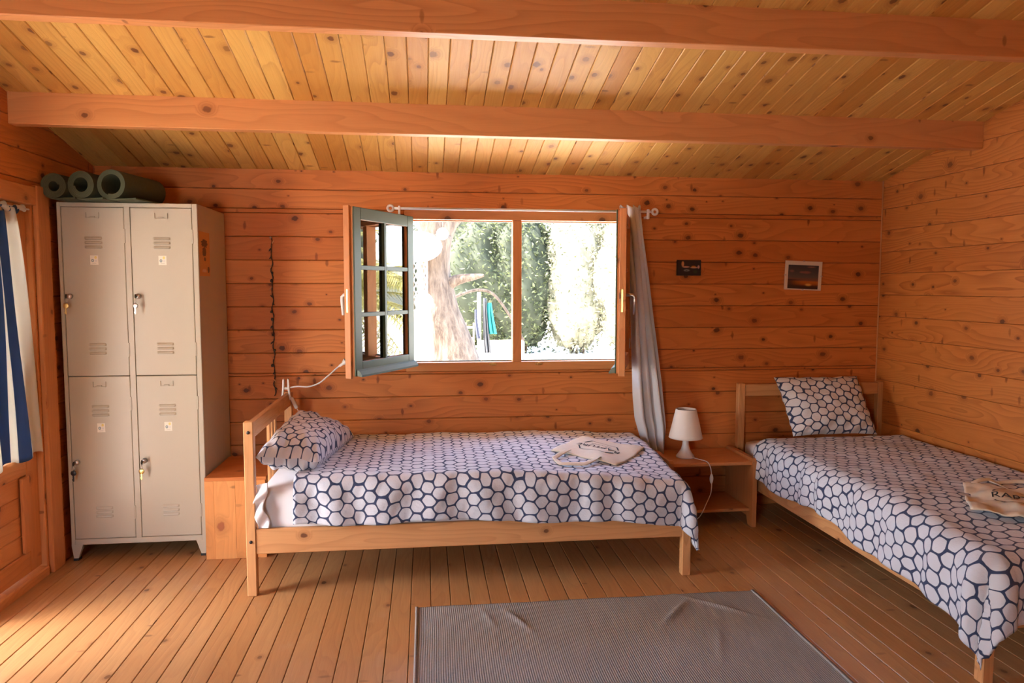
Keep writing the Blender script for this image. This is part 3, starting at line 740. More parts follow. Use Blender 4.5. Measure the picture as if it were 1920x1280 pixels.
def fold(d, rho, flare=.05):
    """cloth length d past an edge -> (outwards, drop)"""
    if d <= 0: return 0, 0
    if d < rho * PI / 2: a = d / rho; return rho * math.sin(a), rho * (1 - math.cos(a))
    e = d - rho * PI / 2; return rho + flare * e, rho + e
def duvet(name, lab, corner, U, V, uh, vh, ztop, frame, seed, parent_loc, rho=.05, hemf=None, corner_amp=.3):
    """flat lengths U,V on top, hanging uh past U and vh past V; frame(p,q,z)->world where p,q are distances from the corner inwards(-)/outwards(+)"""
    t = thing(name, lab, 'duvet', parent_loc, 'honeycomb patterned duvets')
    b = MB(); nu, nv = 150, 110
    def fn(u, v):
        a = -U + u * (U + uh); c = -V + v * (V + vh)
        if hemf and c > 0: c *= hemf(a)
        du, dv = max(0, a), max(0, c); r = math.hypot(du, dv)
        out, drp = fold(r, rho)
        if r > 0: px, py = du / r * out, dv / r * out
        else: px = py = 0
        if du > 0 and dv > 0:
            th_ = math.atan2(dv, du); am = corner_amp * min(r, .25) * math.sin(th_ * 2)
            k_ = 1 + am * (math.sin(th_ * 7 + seed) * .5 + .75) / max(out, .02) * .5
            px *= k_; py *= k_
        p = min(a, 0) + px; q = min(c, 0) + py
        z = ztop(a, c) - drp
        nn = noise.noise(Vector((a * 3 + seed, c * 3, 0))); n2 = noise.noise(Vector((a * 9, c * 9 + seed, 3))); n3 = noise.noise(Vector((a * 24 + c * 10, c * 5 + seed, 9)))
        rip = .010 * nn + .006 * n2
        if r > 0:
            s_ = min(1, r / .12); rr = .010 * math.sin((a if dv >= du else c) * 26 + 3 * nn) * s_ + .007 * n2 * s_ + .004 * n3
            if dv >= du: q += rr + .012 * s_ * nn
            else: p += rr + .012 * s_ * nn
        z += rip * (1 if r == 0 else .5) + .002 * n3
        return frame(p, q, z)
    b.grid(fn, nu, nv, lambda u, v: (-U + u * (U + uh) + seed, -V + v * (V + vh) + seed, 0), flip=(seed > 3))
    o = b.build('cover', M_hex, t, solid=.014)
    md = o.modifiers['solid']; md.offset = -1 if seed < 3 else 1
    return t
sm = lambda x, a, c: max(0, min(1, (x - a) / (c - a))) ** 2 * (3 - 2 * max(0, min(1, (x - a) / (c - a))))
duvet('duvet', 'white duvet with navy honeycomb lines on the bed under the window', 0, 1.80, .88, .26, .235,
      lambda a, c: .520 - .045 * sm(a, -.9, .0) * sm(c, -.7, 0) - .02 * sm(a, -.5, 0), lambda p, q, z: (1.205 + p, -1.0 - q, z), 1.3, (.3, -.57, .49),
      hemf=lambda a: 1.0 - .08 * sm(a, -1.2, -1.8) + .05 * math.sin(a * 7))
duvet('duvet', 'white duvet with navy honeycomb lines on the bed along the right wall', 0, 1.68, .83, .27, .30,
      lambda a, c: .492 - .045 * sm(a, -.5, 0) * sm(c, -.6, .0), lambda p, q, z: (2.000 - q, -2.035 - p, z), 5.1, (2.4, -1.1, .47),
      hemf=lambda a: .88 + .20 * sm(a, -1.1, .1) + .05 * math.sin(a * 8), corner_amp=.35, rho=.085)

def pillow(name, lab, corners, T, m, seed, pinch=.07):
    """corners A(s-,t-) B(s+,t-) C(s+,t+) D(s-,t+)"""
    A, B, Cc, Dd = [Vector(c) for c in corners]
    t = thing(name, lab, 'pillow', (A + B + Cc + Dd) / 4, 'honeycomb patterned pillows')
    nrm = (B - A).cross(Dd - A).normalized(); W_, H_ = (B - A).length, (Dd - A).length
    b = MB()
    for sg in (1, -1):
        def fn(u, v):
            s, q = 2 * u - 1, 2 * v - 1
            s2 = s * (1 - pinch * (1 - q * q)); q2 = q * (1 - pinch * (1 - s * s))
            P_ = (A * (1 - s2) * (1 - q2) + B * (1 + s2) * (1 - q2) + Cc * (1 + s2) * (1 + q2) + Dd * (1 - s2) * (1 + q2)) / 4
            e = max(0, (1 - abs(s) ** 3.6)) ** .6 * max(0, (1 - abs(q) ** 3.6)) ** .6
            edge = 1 - e
            h = T * e * (1 + .15 * noise.noise(Vector((u * 3 + seed, v * 3, 0))))
            w = .010 * noise.noise(Vector((u * 7, v * 7 + seed, 0))) * e + .012 * math.sin((u - v) * 30 + seed) * edge * e * 2
            return P_ + nrm * (sg * (h + w) + .012 * noise.noise(Vector((u * 4, v * 4, seed))) * edge)
        b.grid(fn, 48, 40, lambda u, v: (u * W_ + seed, v * H_ * 1.1 + seed * .3 + (0 if sg > 0 else 3), 0), flip=sg < 0)
    return b.build('pillowcase', m, t)
pillow('pillow', 'plump honeycomb patterned pillow leaning on the slatted headboard', [(-.50, -.93, .575), (-.40, -.20, .545), (-.715, -.33, .685), (-.765, -1.02, .625)], .105, M_hexp, 2.1)
pillow('pillow', 'square honeycomb patterned pillow propped against the headboard by the right wall', [(2.165, -.31, .505), (2.70, -.31, .505), (2.685, -.11, .835), (2.13, -.12, .835)], .085, M_hexp, 7.4, pinch=.05)

# ------------------------------------------------------------------ printed canvas bags
def text_mesh(s, size):
    cv = D.curves.new('t', 'FONT'); cv.body = s; cv.size = size; cv.align_x = 'CENTER'; cv.align_y = 'CENTER'; cv.offset = size * .006; cv.resolution_u = 3
    o = D.objects.new('t', cv); C.objects.link(o); bpy.context.view_layer.update()
    me = o.evaluated_get(bpy.context.evaluated_depsgraph_get()).to_mesh()
    vs = [(v.co.x, v.co.y) for v in me.vertices]; fs = [list(p.vertices) for p in me.polygons]
    o.evaluated_get(bpy.context.evaluated_depsgraph_get()).to_mesh_clear(); D.objects.remove(o, do_unlink=True); D.curves.remove(cv)
    return vs, fs
def bag(lab, org, ux, uy, w, h, seed, zf, handles, prints, crump=1):
    """org: centre; ux/uy: 2-D unit directions of the print; zf(x,y): height of the cloth below"""
    t = thing('tote_bag', lab, 'bag', org, 'canvas tote bags on the beds')
    ux = Vector((*ux, 0)); uy = Vector((*uy, 0)); o3 = Vector(org)
    def pos(a, c, lift=0):
        p = o3 + ux * a + uy * c; wv_ = (crump - 1) * (.012 * noise.noise(Vector((a * 14 + seed, c * 14, 2))) + .006 * abs(noise.noise(Vector((a * 30, c * 22 + seed, 5))))) + .007 * noise.noise(Vector((a * 9 + seed, c * 9, 0))) + .004 * math.sin(a * 24 + c * 15 + seed)
        ed = max(abs(a) / (w / 2), abs(c) / (h / 2))
        p.z = zf(p.x, p.y) + .012 + wv_ + .010 * max(0, (1 - ed ** 4)) + lift; return p
    b = MB(); b.grid(lambda u, v: pos((u - .5) * w * (1 + .02 * math.sin(v * 5)), (v - .5) * h * (1 + .03 * math.sin(u * 7))), 40, 40, None)
    b.build('bag_body', M_canvas, t, solid=.005)
    for k_, pts in enumerate(handles):
        b = MB(); P_ = []
        for i in range(len(pts) - 1):
            for q in range(6):
                f_ = q / 6; P_.append(tuple(pts[i][j] * (1 - f_) + pts[i + 1][j] * f_ for j in range(2)))
        P_.append(pts[-1][:2]); n_ = len(P_)
        def hf(u, v):
            i = min(n_ - 1, int(round(u * (n_ - 1)))); a, c = P_[i]; a0, c0 = P_[max(i - 1, 0)]; a1, c1 = P_[min(i + 1, n_ - 1)]
            tx, ty = a1 - a0, c1 - c0; l = math.hypot(tx, ty) or 1; o_ = (v - .5) * .026
            tw = math.sin(u * 9 + seed) * .5
            p = o3 + ux * (a - ty / l * o_ * (1 - abs(tw) * .4)) + uy * (c + tx / l * o_ * (1 - abs(tw) * .4)); p.z = zf(p.x, p.y) + .018 + .008 * math.sin(u * 7 + seed + k_) + (v - .5) * .018 * tw; return p
        b.grid(hf, n_ - 1, 4, None); b.build('strap', M_canvas, t, solid=.004)
    b = MB()
    for (s, size, cx, cy, sx) in prints:
        vs, fs = text_mesh(s, size); b.add([pos(cx + x * sx, cy + y, .0042) for x, y in vs], fs)
    def strip(p0, p1, wd):
        p0, p1 = Vector(p0), Vector(p1); d = (p1 - p0).normalized(); nn = Vector((-d.y, d.x)) * wd / 2; N = 14
        vs = []; 
        for i in range(N + 1):
            q = p0.lerp(p1, i / N); vs += [pos(*(q + nn), .0042), pos(*(q - nn), .0042)]
        b.add(vs, [[2 * i, 2 * i + 1, 2 * i + 3, 2 * i + 2] for i in range(N)])
    hx = w * .31; hy = hx * .72
    for p0, p1, wd in (((-hx * .62, hy), (hx * .62, hy), .004), ((-hx * .62, -hy), (hx * .62, -hy), .004), ((-hx * .86, .036), (-hx * .62, hy), .008), ((-hx * .86, -.036), (-hx * .62, -hy), .008), ((hx * .86, .036), (hx * .62, hy), .008), ((hx * .86, -.036), (hx * .62, -hy), .008)):
        strip(p0, p1, wd)
    b.build('print', M_print, t)
    return t
zt1 = lambda x, y: .528 - .045 * sm(x - 1.205, -.9, 0) * sm(-1.0 - y, -.7, 0) - .02 * sm(x - 1.205, -.5, 0)
PR = [('RAPTURE', .052, 0, .004, 1.12), ('SURFCAMPS', .018, 0, -.038, 1.2)]
def unit(x, y): l = math.hypot(x, y); return (x / l, y / l)
bag('cream canvas tote bag with black lettering lying flat on the bed under the window', (.915, -.585, .51), unit(-.80, .60), unit(-.60, -.80), .37, .40, 1.0, zt1,
    [[(-.08, .175), (-.08, .22), (-.07, .33), (.03, .40), (.10, .33), (.10, .24), (.09, .175)]], PR)
zt2 = lambda x, y: .500
bag('crumpled cream canvas tote bag with black lettering on the bed along the right wall', (2.425, -1.70, .50), unit(.82, -.57), unit(.57, .82), .42, .44, 3.0, zt2,
    [[(-.06, .18), (-.12, .27), (.0, .34), (.16, .33), (.12, .18)], [(-.12, .16), (-.16, .24), (-.10, .30), (-.02, .19)]], PR, crump=2.2)

# ------------------------------------------------------------------ nightstand and table lamp
ns = thing('nightstand', 'low open pine nightstand with a shelf between the two beds', 'nightstand', (1.65, -.23, 0))
b = MB(); b.box(1.395, 1.868, -.405, -.04, .362, .382, c=.004, axis=0); b.build('table_top', M_stand, ns)
b = MB(); b.box(1.395, 1.868, -.385, -.05, .085, .103, c=.003, axis=0); b.build('shelf', M_stand, ns)
for x in (1.368, 1.868):
    b = MB(); b.prism([(-.415, .0), (-.36, .0), (-.34, .05), (-.11, .05), (-.09, .0), (-.035, .0), (-.035, .392), (-.05, .40), (-.40, .40), (-.415, .385)], x, x + .027, axis='x')
    b.build('side_panel', M_stand, ns)
b = MB(); b.box(1.395, 1.868, -.05, -.04, .30, .362, c=.002, axis=0); b.build('back_rail', M_stand, ns)
tl_ = thing('table_lamp', 'small white table lamp on the nightstand', 'lamp', (1.523, -.25, .382))
b = MB(); b.lathe([(0, .383), (.052, .383), (.0535, .387), (.050, .396), (.038, .412), (.026, .432), (.019, .456), (.0165, .485), (.0165, .51), (.012, .515), (0, .515)], 1.523, -.25, 40); b.build('base', M_white, tl_)
b = MB(); b.lathe([(.097, .500), (.0985, .501), (.0955, .515), (.0605, .668), (.058, .672), (.056, .670), (.093, .515), (.0955, .501), (.097, .500)], 1.523, -.25, 48)
b.tube([(1.523 + .058, -.25, .664), (1.523 - .058, -.25, .664)], .0015, 6); b.tube([(1.523, -.25 + .058, .664), (1.523, -.25 - .058, .664)], .0015, 6)
b.build('lamp_shade', M_shade, tl_)
b = MB(); b.lathe([(0, .515), (.014, .515), (.016, .54), (.024, .56), (.028, .585), (.02, .61), (0, .62)], 1.523, -.25, 20); b.build('bulb', M_white, tl_)
def smooth_path(pts, n=8):
    P_ = [Vector(p) for p in pts]; o = []
    for i in range(len(P_) - 1):
        p0, p1, p2, p3 = P_[max(i - 1, 0)], P_[i], P_[i + 1], P_[min(i + 2, len(P_) - 1)]
        for q in range(n):
            t = q / n; o.append(.5 * ((2 * p1) + (-p0 + p2) * t + (2 * p0 - 5 * p1 + 4 * p2 - p3) * t * t + (-p0 + 3 * p1 - 3 * p2 + p3) * t ** 3))
    o.append(P_[-1]); return o
b = MB(); b.tube(smooth_path([(1.555, -.295, .388), (1.572, -.34, .390), (1.598, -.40, .388), (1.612, -.418, .355), (1.617, -.422, .30), (1.612, -.43, .22), (1.590, -.42, .15), (1.55, -.40, .06), (1.50, -.30, .01)]), .0026, 8); b.build('cord', M_white, tl_)
b = MB(); b.lathe([(0, -.028), (.006, -.026), (.010, -.012), (.0115, 0), (.010, .012), (.006, .026), (0, .028)], 0, 0, 16, M=Matrix.Translation((1.6165, -.422, .295)) @ Matrix.Scale(.6, 4, (0, 1, 0))); b.build('switch', M_white, tl_)

# ------------------------------------------------------------------ clip lamp on the headboard
cl = thing('clip_lamp', 'white gooseneck clip lamp clamped on the headboard top', 'lamp', (-.785, -.17, .79))
b = MB()
for s in (-1, 1):
    M = Matrix.Translation((-.782, -.165, .80))
    b.prism([(s * .019, -.045), (s * .026, -.045), (s * .020, .01), (s * .0165, .068), (s * .013, .074), (s * .009, .068), (s * .010, .015)], -.012, .012, M=M)
b.tube([(-.80, -.165, .818), (-.765, -.165, .818)], .008, 10); b.build('clamp', M_white, cl)
b = MB(); b.tube(smooth_path([(-.760, -.165, .822), (-.72, -.165, .828), (-.66, -.165, .826), (-.60, -.165, .845), (-.55, -.165, .885), (-.50, -.165, .930), (-.478, -.165, .946)]), .0042, 10); b.build('gooseneck', M_white, cl)
b = MB(); ax = Vector((.8, 0, .6)); M = Matrix.Translation((-.475, -.165, .948)) @ ax.to_track_quat('Z', 'Y').to_matrix().to_4x4()
b.lathe([(0, -.015), (.007, -.014), (.008, .008), (.018, .028), (.0185, .034), (.015, .030), (0, .026)], 0, 0, 20, M=M); b.build('lamp_head', M_white, cl)
b = MB(); M = Matrix.Translation((-.740, -.165, .735)) @ Matrix.Rotation(-.42, 4, 'Y'); b.box(-.009, .009, -.007, .007, -.034, .034, c=.003, M=M); b.build('switch', M_white, cl)
b = MB(); b.tube(smooth_path([(-.768, -.165, .80), (-.756, -.165, .77), (-.740, -.165, .735), (-.724, -.165, .70), (-.705, -.16, .66), (-.695, -.14, .60), (-.70, -.12, .50)]), .0022, 8); b.build('cord', M_white, cl)

# ------------------------------------------------------------------ fairy lights, pictures
fl = thing('fairy_light_string', 'dark string of small fairy lights hanging down the back wall left of the window', 'string lights', (-.875, -.012, 1.66))
random.seed(5)
pth = [(-.874 + .004 * math.sin(i * 1.3), -.013 + .004 * math.sin(i * 2.1), 1.665 - i * .0222) for i in range(42)]
b = MB(); b.tube(smooth_path(pth, 3), .0022, 6); b.tube(smooth_path([(p[0] + .005 * math.cos(i * 1.9), p[1] - .002, p[2]) for i, p in enumerate(pth)], 3), .0016, 6); b.build('wire', M_cord, fl)
b = MB(); b.tube([(-.876, 0, 1.668), (-.876, -.02, 1.668)], .003, 8); b.lathe([(0, -.006), (.006, -.004), (.007, .002), (0, .006)], -.876, -.02, 10, M=Matrix.Translation((0, 0, 1.668))); b.build('hook', M_steel, fl)
for i, p in enumerate(pth[1:41:1]):
    if i % 2: continue
    b = MB(); s = random.choice((-1, 1)); ln_ = random.uniform(.008, .014); big = i in (10, 18, 20, 24, 28, 32, 40)
    M = Matrix.Translation((p[0] + s * .006, p[1] - .004, p[2])) @ Matrix.Rotation(random.uniform(-1, 1), 4, 'Y')
    r = .0095 if big else .0045
    b.lathe([(0, -ln_), (r * .6, -ln_ * .6), (r, 0), (r * .7, ln_ * .6), (0, ln_)], 0, 0, 10, M=M); b.build('bulb', M_cord if (big or i % 3) else M_bed, fl)

n = NT('picnic_photo_print'); u, v, _ = n.wuv()
def blob(n, u, v, cx, cy, rx, ry, soft=.35):
    dx = n.m_('DIVIDE', n.m_('SUBTRACT', u, cx), rx); dy = n.m_('DIVIDE', n.m_('SUBTRACT', v, cy), ry)
    return n.rng(n.m_('SQRT', n.m_('ADD', n.m_('MULTIPLY', dx, dx), n.m_('MULTIPLY', dy, dy))), 1 - soft, 1 + soft, 1, 0, True)
col = (.022, .018, .022)
for (cx, cy, rx, ry, c_) in ((.20, .78, .06, .20, (.60, .28, .12)), (.35, .56, .16, .06, (.62, .36, .25)), (.72, .52, .16, .06, (.62, .36, .20)), (.70, .61, .10, .04, (.55, .18, .02)), (.93, .56, .05, .12, (.60, .34, .28)), (.38, .30, .13, .08, (.22, .24, .22)), (.38, .28, .05, .03, (.03, .05, .05)), (.78, .2, .1, .12, (.03, .05, .025))):
    col = n.mix(blob(n, u, v, cx, cy, rx, ry), col, c_)
M_pic1 = n.pbr(col, .3)
n = NT('sunset_photo_print'); u, v, _ = n.wuv()
cr = n.n('ValToRGB', {0: v}); e = cr.color_ramp; e.elements[0].position = 0; e.elements[0].color = (.03, .012, .012, 1); e.elements[1].position = 1; e.elements[1].color = (.035, .04, .055, 1)
for p_, c_ in ((.12, (.06, .02, .015, 1)), (.2, (.35, .09, .02, 1)), (.3, (.50, .14, .02, 1)), (.36, (.20, .07, .05, 1)), (.5, (.10, .075, .07, 1)), (.75, (.055, .05, .055, 1))):
    x_ = e.elements.new(p_); x_.color = c_
col = n.mix(n.m_('MULTIPLY', n.m_('LESS_THAN', v, .4), n.rng(u, .5, .1, 0, .85)), cr.outputs[0], (.03, .02, .02))
for (cx, cy, rx, ry, c_) in ((.68, .18, .09, .05, (.85, .45, .10)), (.60, .70, .13, .05, (.28, .10, .09)), (.45, .70, .07, .04, (.25, .10, .10)), (.12, .74, .07, .05, (.2, .09, .09)), (.75, .93, .12, .03, (.28, .12, .10))):
    col = n.mix(n.m_('MULTIPLY', blob(n, u, v, cx, cy, rx, ry, .6), .8), col, c_)
M_pic2 = n.pbr(col, .25)
q1 = thing('picture_frame', 'small dark framed photo of people at a lit table on the back wall', 'picture', (1.613, -.01, 1.506), 'photos on the back wall')
b = MB(); b.box(1.537, 1.690, -.014, 0, 1.459, 1.554, c=.002); b.build('frame', M_black, q1)
b = MB(); b.add([(1.545, -.0146, 1.466), (1.683, -.0146, 1.466), (1.683, -.0146, 1.547), (1.545, -.0146, 1.547)], [[0, 1, 2, 3]], [[(0, 0, 0), (1, 0, 0), (1, 1, 0), (0, 1, 0)]]); b.build('photo', M_pic1, q1)
q2 = thing('picture_frame', 'sunset photo in a wide white mount on the back wall above the right bed', 'picture', (2.36, -.01, 1.46), 'photos on the back wall')
Mr = Matrix.Translation((2.362, 0, 1.4605)) @ Matrix.Rotation(.035, 4, 'Y')
b = MB(); b.box(-.122, .122, -.010, -.001, -.0905, .0905, c=.001, M=Mr); b.build('mount', plain('white_card', (.78, .70, .60), .4), q2)
b = MB(); b.add([Mr @ Vector(p) for p in ((-.103, -.0105, -.083), (.099, -.0105, -.083), (.099, -.0105, .065), (-.103, -.0105, .065))], [[0, 1, 2, 3]], [[(0, 0, 0), (1, 0, 0), (1, 1, 0), (0, 1, 0)]]); b.build('photo', M_pic2, q2)
for (x, z) in ((0, .089), (-.12, 0), (.12, 0), (0, -.089)):
    b = MB(); b.box(x - .006, x + .006, -.012, -.001, z - .004, z + .004, c=.001, M=Mr); b.build('clip', M_steel, q2)

# ------------------------------------------------------------------ rug
n = NT('grey_woven_rug'); u, v, _ = n.wuv()
rb = n.m_('ADD', n.m_('MULTIPLY', n.m_('SINE', n.m_('MULTIPLY', u, 2 * PI / .0085)), .5), .5)
rc = n.m_('ADD', n.m_('MULTIPLY', n.m_('SINE', n.m_('MULTIPLY', v, 2 * PI / .006)), .5), .5)
nz = n.n('TexNoise', {'Vector': n.xyz(n.m_('MULTIPLY', u, 60), n.m_('MULTIPLY', v, 400), 0), 'Scale': 1, 'Detail': 3}).outputs[0]
n2 = n.n('TexNoise', {'Vector': n.xyz(u, v, 0), 'Scale': 3, 'Detail': 4}).outputs[0]
f = n.m_('MULTIPLY', n.m_('ADD', n.m_('MULTIPLY', rb, .55), n.m_('MULTIPLY', nz, .7)), 1, clamp=True)
col = n.mix(f, (.11, .105, .10), (.44, .44, .43)); col = n.mix(n.rng(n2, .35, .7, 0, .25), col, (.22, .19, .15))
M_rug = n.pbr(col, .95, spec=.1, bump=n.m_('ADD', rb, n.m_('MULTIPLY', rc, .5)), bstr=.5, bdist=.002)
rg_ = thing('rug', 'grey ribbed woven rug lying on the floor in front of the beds', 'rug', (.71, -1.8, 0))
b = MB(); RW, RL = 1.525, 1.15
def wrinkle(x, y):
    z = .0035 + .002 * abs(noise.noise(Vector((x * 4, y * 4, 0))))
    for (cx, cy, ang, ln_, wd, hh) in ((.42, -.17, -1.15, .10, .012, .010), (1.10, -.17, .85, .13, .014, .012), (1.30, -.14, -.75, .14, .012, .010), (.30, -.14, -1.3, .08, .012, .006), (1.18, -.45, 1.2, .12, .014, .004)):
        dx, dy = x - cx, y - cy; a = dx * math.cos(ang) + dy * math.sin(ang); c_ = -dx * math.sin(ang) + dy * math.cos(ang)
        z += hh * math.exp(-(c_ / wd) ** 2 - (a / ln_) ** 2)
    return z
b.grid(lambda u, v: (-.05 + u * RW + .003 * math.sin(v * 9), -1.262 - v * RL + .002 * math.sin(u * 17), wrinkle(u * RW, -v * RL)), 190, 140, lambda u, v: (u * RW, v * RL, 0), flip=True)
b.build('weave', M_rug, rg_, solid=.004)
b = MB()
for x in (-.047, 1.472): b.grid(lambda u, v, x=x: (x - .006 + .012 * u, -1.262 - v * RL, wrinkle(x + .05, -v * RL) + .004), 2, 90, lambda u, v: (.002 + u * .004, v * RL, 0), flip=True)
b.build('hem', M_rug, rg_, solid=.004)

# ------------------------------------------------------------------ the garden
n = NT('pale_ground'); tc = n.n('TexCoord').outputs['Object']
t = n.n('TexNoise', {'Vector': tc, 'Scale': 2.5, 'Detail': 6}).outputs[0]
M_ground = n.pbr(n.mix(t, (.62, .57, .50), (.78, .73, .65)), .95, bump=t, bstr=.3, bdist=.05)
b = MB(); b.grid(lambda u, v: (-40 + 80 * u, -25 + 65 * v, -.12), 4, 4); struct('ground', b, M_ground)
n = NT('tree_bark'); sp = n.n('SeparateXYZ', {0: n.n('TexCoord').outputs['Object']}); sa_, sb_, sz_ = sp.outputs
t = n.n('TexNoise', {'Vector': n.xyz(n.m_('MULTIPLY', sa_, 15), n.m_('MULTIPLY', sb_, 15), n.m_('MULTIPLY', sz_, 3)), 'Scale': 1, 'Detail': 5, 'Roughness': .65}).outputs[0]
M_bark = n.pbr(n.mix(n.rng(t, .35, .65, 0, 1), (.045, .026, .014), (.13, .09, .06)), .95, bump=t, bstr=.9, bdist=.05)
def leafmat(name, c1, c2):
    n = NT(name); a, c, r = n.wuv(); col = n.mix(r, c1, c2)
    pb = n.n('BsdfPrincipled', {'Base Color': col, 'Roughness': .5, 'Specular IOR Level': .4}); tl = n.n('BsdfTranslucent', {'Color': col})
    mx = n.n('MixShader', {0: .3}); n.t.links.new(pb.outputs[0], mx.inputs[1]); n.t.links.new(tl.outputs[0], mx.inputs[2]); n.t.links.new(mx.outputs[0], n.out.inputs[0]); return n.m
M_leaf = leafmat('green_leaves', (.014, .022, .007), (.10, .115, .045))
M_leaf_sunlit = leafmat('leaves_painted_sunlit', (.05, .055, .02), (.32, .30, .21))  # pale tone paints strong sunlight into the leaf colour
M_palm = leafmat('palm_leaves', (.16, .17, .04), (.50, .42, .14))
def leaves(b, cx, cy, cz, rx, ry, rz, N, L, seed, shell=.35):
    rn = random.Random(seed)
    for i in range(N):
        th_, ph = rn.uniform(0, 2 * PI), math.acos(rn.uniform(-1, 1)); q = 1 - shell * rn.random() ** 1.5
        bmp = 1 + .16 * noise.noise(Vector((math.cos(th_) * 3 + seed, math.sin(th_) * 3, math.cos(ph) * 3)))
        p = Vector((cx + rx * q * bmp * math.sin(ph) * math.cos(th_), cy + ry * q * bmp * math.sin(ph) * math.sin(th_), cz + rz * q * bmp * math.cos(ph)))
        if p.z < -.1: continue
        d = Vector((rn.gauss(0, 1), rn.gauss(0, 1), rn.gauss(0, .8))).normalized(); s = d.orthogonal().normalized(); s.rotate(Matrix.Rotation(rn.uniform(0, 6.28), 3, d))
        l = L * rn.uniform(.6, 1.3); w_ = l * .2; up = d.cross(s) * w_ * .3; rr = rn.random()
        b.add([p, p + d * l * .5 + s * w_ + up, p + d * l, p + d * l * .5 - s * w_ + up], [[0, 1, 2, 3]], [[(0, 0, rr)] * 4])
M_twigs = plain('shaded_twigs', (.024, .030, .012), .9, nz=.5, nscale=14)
M_twigs_sunlit = plain('twigs_painted_sunlit', (.20, .19, .13), .9, nz=.5, nscale=14)  # shrub core with the same sunlit brightness put into its colour
def shrub(lab, x, y, h, rx, m, seed, N, L=.11, ry=None):
    t = thing('garden_shrub', lab, 'shrub', (x, y, -.12), 'shrubs along the garden edge')
    b = MB(); leaves(b, x, y, h * .5, rx, ry or rx * .8, h * .58, N, L, seed); b.build('foliage', m, t)
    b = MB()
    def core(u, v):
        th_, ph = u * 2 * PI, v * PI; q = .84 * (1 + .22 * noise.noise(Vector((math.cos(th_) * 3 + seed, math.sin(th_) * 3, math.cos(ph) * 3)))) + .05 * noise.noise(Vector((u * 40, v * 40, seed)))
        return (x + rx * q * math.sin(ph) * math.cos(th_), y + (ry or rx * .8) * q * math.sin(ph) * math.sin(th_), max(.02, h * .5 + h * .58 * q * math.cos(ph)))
    b.grid(core, 50, 36); b.build('inner_twigs', M_twigs if m is M_leaf else M_twigs_sunlit, t)
    b = MB()
    for k in range(5):
        a_ = k * 1.3 + seed; b.tube([(x + .15 * math.cos(a_), y + .15 * math.sin(a_), -.13), (x + rx * .35 * math.cos(a_), y + rx * .3 * math.sin(a_), h * .35), (x + rx * .6 * math.cos(a_), y + rx * .5 * math.sin(a_), h * .75)], [.03, .02, .008], 6)
    b.build('stems', M_bark, t)
shrub('dense dark green shrub seen through the left half of the window', 1.3, 12.6, 3.3, 1.5, M_leaf, 3, 9000)
shrub('dense green shrub behind the mullion of the window', 2.15, 12.1, 3.2, .95, M_leaf, 8, 7000)
shrub('shrub with sunlight painted into its pale leaves at the right edge of the window', 4.6, 11.3, 3.2, 1.0, M_leaf_sunlit, 12, 5000)
shrub('shrub with sunlight painted into its pale leaves in the middle of the right window half', 3.45, 11.9, 3.2, .95, M_leaf_sunlit, 17, 6000)
shrub('wide green shrub added out of view right of the cabin to block the sky', 9.0, 2.6, 5.0, 1.8, M_leaf, 31, 3000)  # added unseen, hides the sky in the casement glass reflection
shrub('green shrub far left behind the tree trunk', -1.2, 12.8, 3.3, 1.5, M_leaf, 21, 6000)
# tree
tr_ = thing('garden_tree', 'large forked tree outside the left half of the window', 'tree', (.28, 6.4, -.12))
b = MB()
def limb(pts, rs, n=18):
    P_ = smooth_path(pts, 5); R_ = []
    for i in range(len(P_)):
        f_ = i / 5; k = min(int(f_), len(rs) - 2); R_.append(rs[k] + (rs[k + 1] - rs[k]) * (f_ - k))
    b.tube(P_, R_, n)
limb([(.42, 6.4, -.2), (.30, 6.4, .4), (.18, 6.4, 1.0), (.12, 6.4, 1.6), (.16, 6.4, 2.15)], [.62, .44, .34, .24, .23])
limb([(.14, 6.4, 2.0), (.0, 6.35, 2.5), (-.5, 6.2, 3.0), (-1.1, 6.1, 3.6)], [.21, .19, .15, .10])
limb([(.15, 6.4, 2.0), (.40, 6.5, 2.45), (.95, 6.6, 2.95), (1.6, 6.8, 3.6)], [.20, .16, .13, .08])
limb([(.15, 6.4, 1.35), (.5, 6.3, 1.50), (.85, 6.2, 1.56)], [.13, .075, .02], 10)
for v_i in range(len(b.v)):
    p = Vector(b.v[v_i]); nn = noise.noise(Vector((p.x * 5, p.y * 5, p.z * 2))) * .05; b.v[v_i] = (p.x + nn, p.y + nn, p.z)
b.build('trunk', M_bark, tr_)
b = MB(); leaves(b, -1.6, 7.2, 4.6, 1.5, 1.6, 1.1, 3500, .14, 5, .9); leaves(b, 1.9, 7.6, 4.5, 1.1, 1.2, .9, 2000, .14, 6, .9); b.build('crown', M_leaf, tr_)
# globe lanterns
for (x, y, z, r, lab) in ((.245, 5.9, 2.13, .085, 'round white globe lantern high on the tree fork'), (-.02, 5.8, 1.18, .13, 'large round white globe lantern low on the left of the trunk'), (-.12, 5.9, 1.95, .36, 'big pale hanging basket lamp left of the tree fork')):
    t = thing('globe_lantern', lab, 'lantern', (x, y, z), 'lanterns hanging on the tree')
    b = MB(); b.lathe([(r * math.sin(k * PI / 16), z - r * math.cos(k * PI / 16) * (1 if r < .3 else .6)) for k in range(17)], x, y, 28); b.build('globe', plain('paper_globe', (.85, .82, .75), .8) if 'paper_globe' not in D.materials else D.materials['paper_globe'], t)
    b = MB(); b.tube([(x, y, z + r * .55), (x + .02, y + .1, z + r + .25)], .006, 6); b.build('cord', M_cord, t)
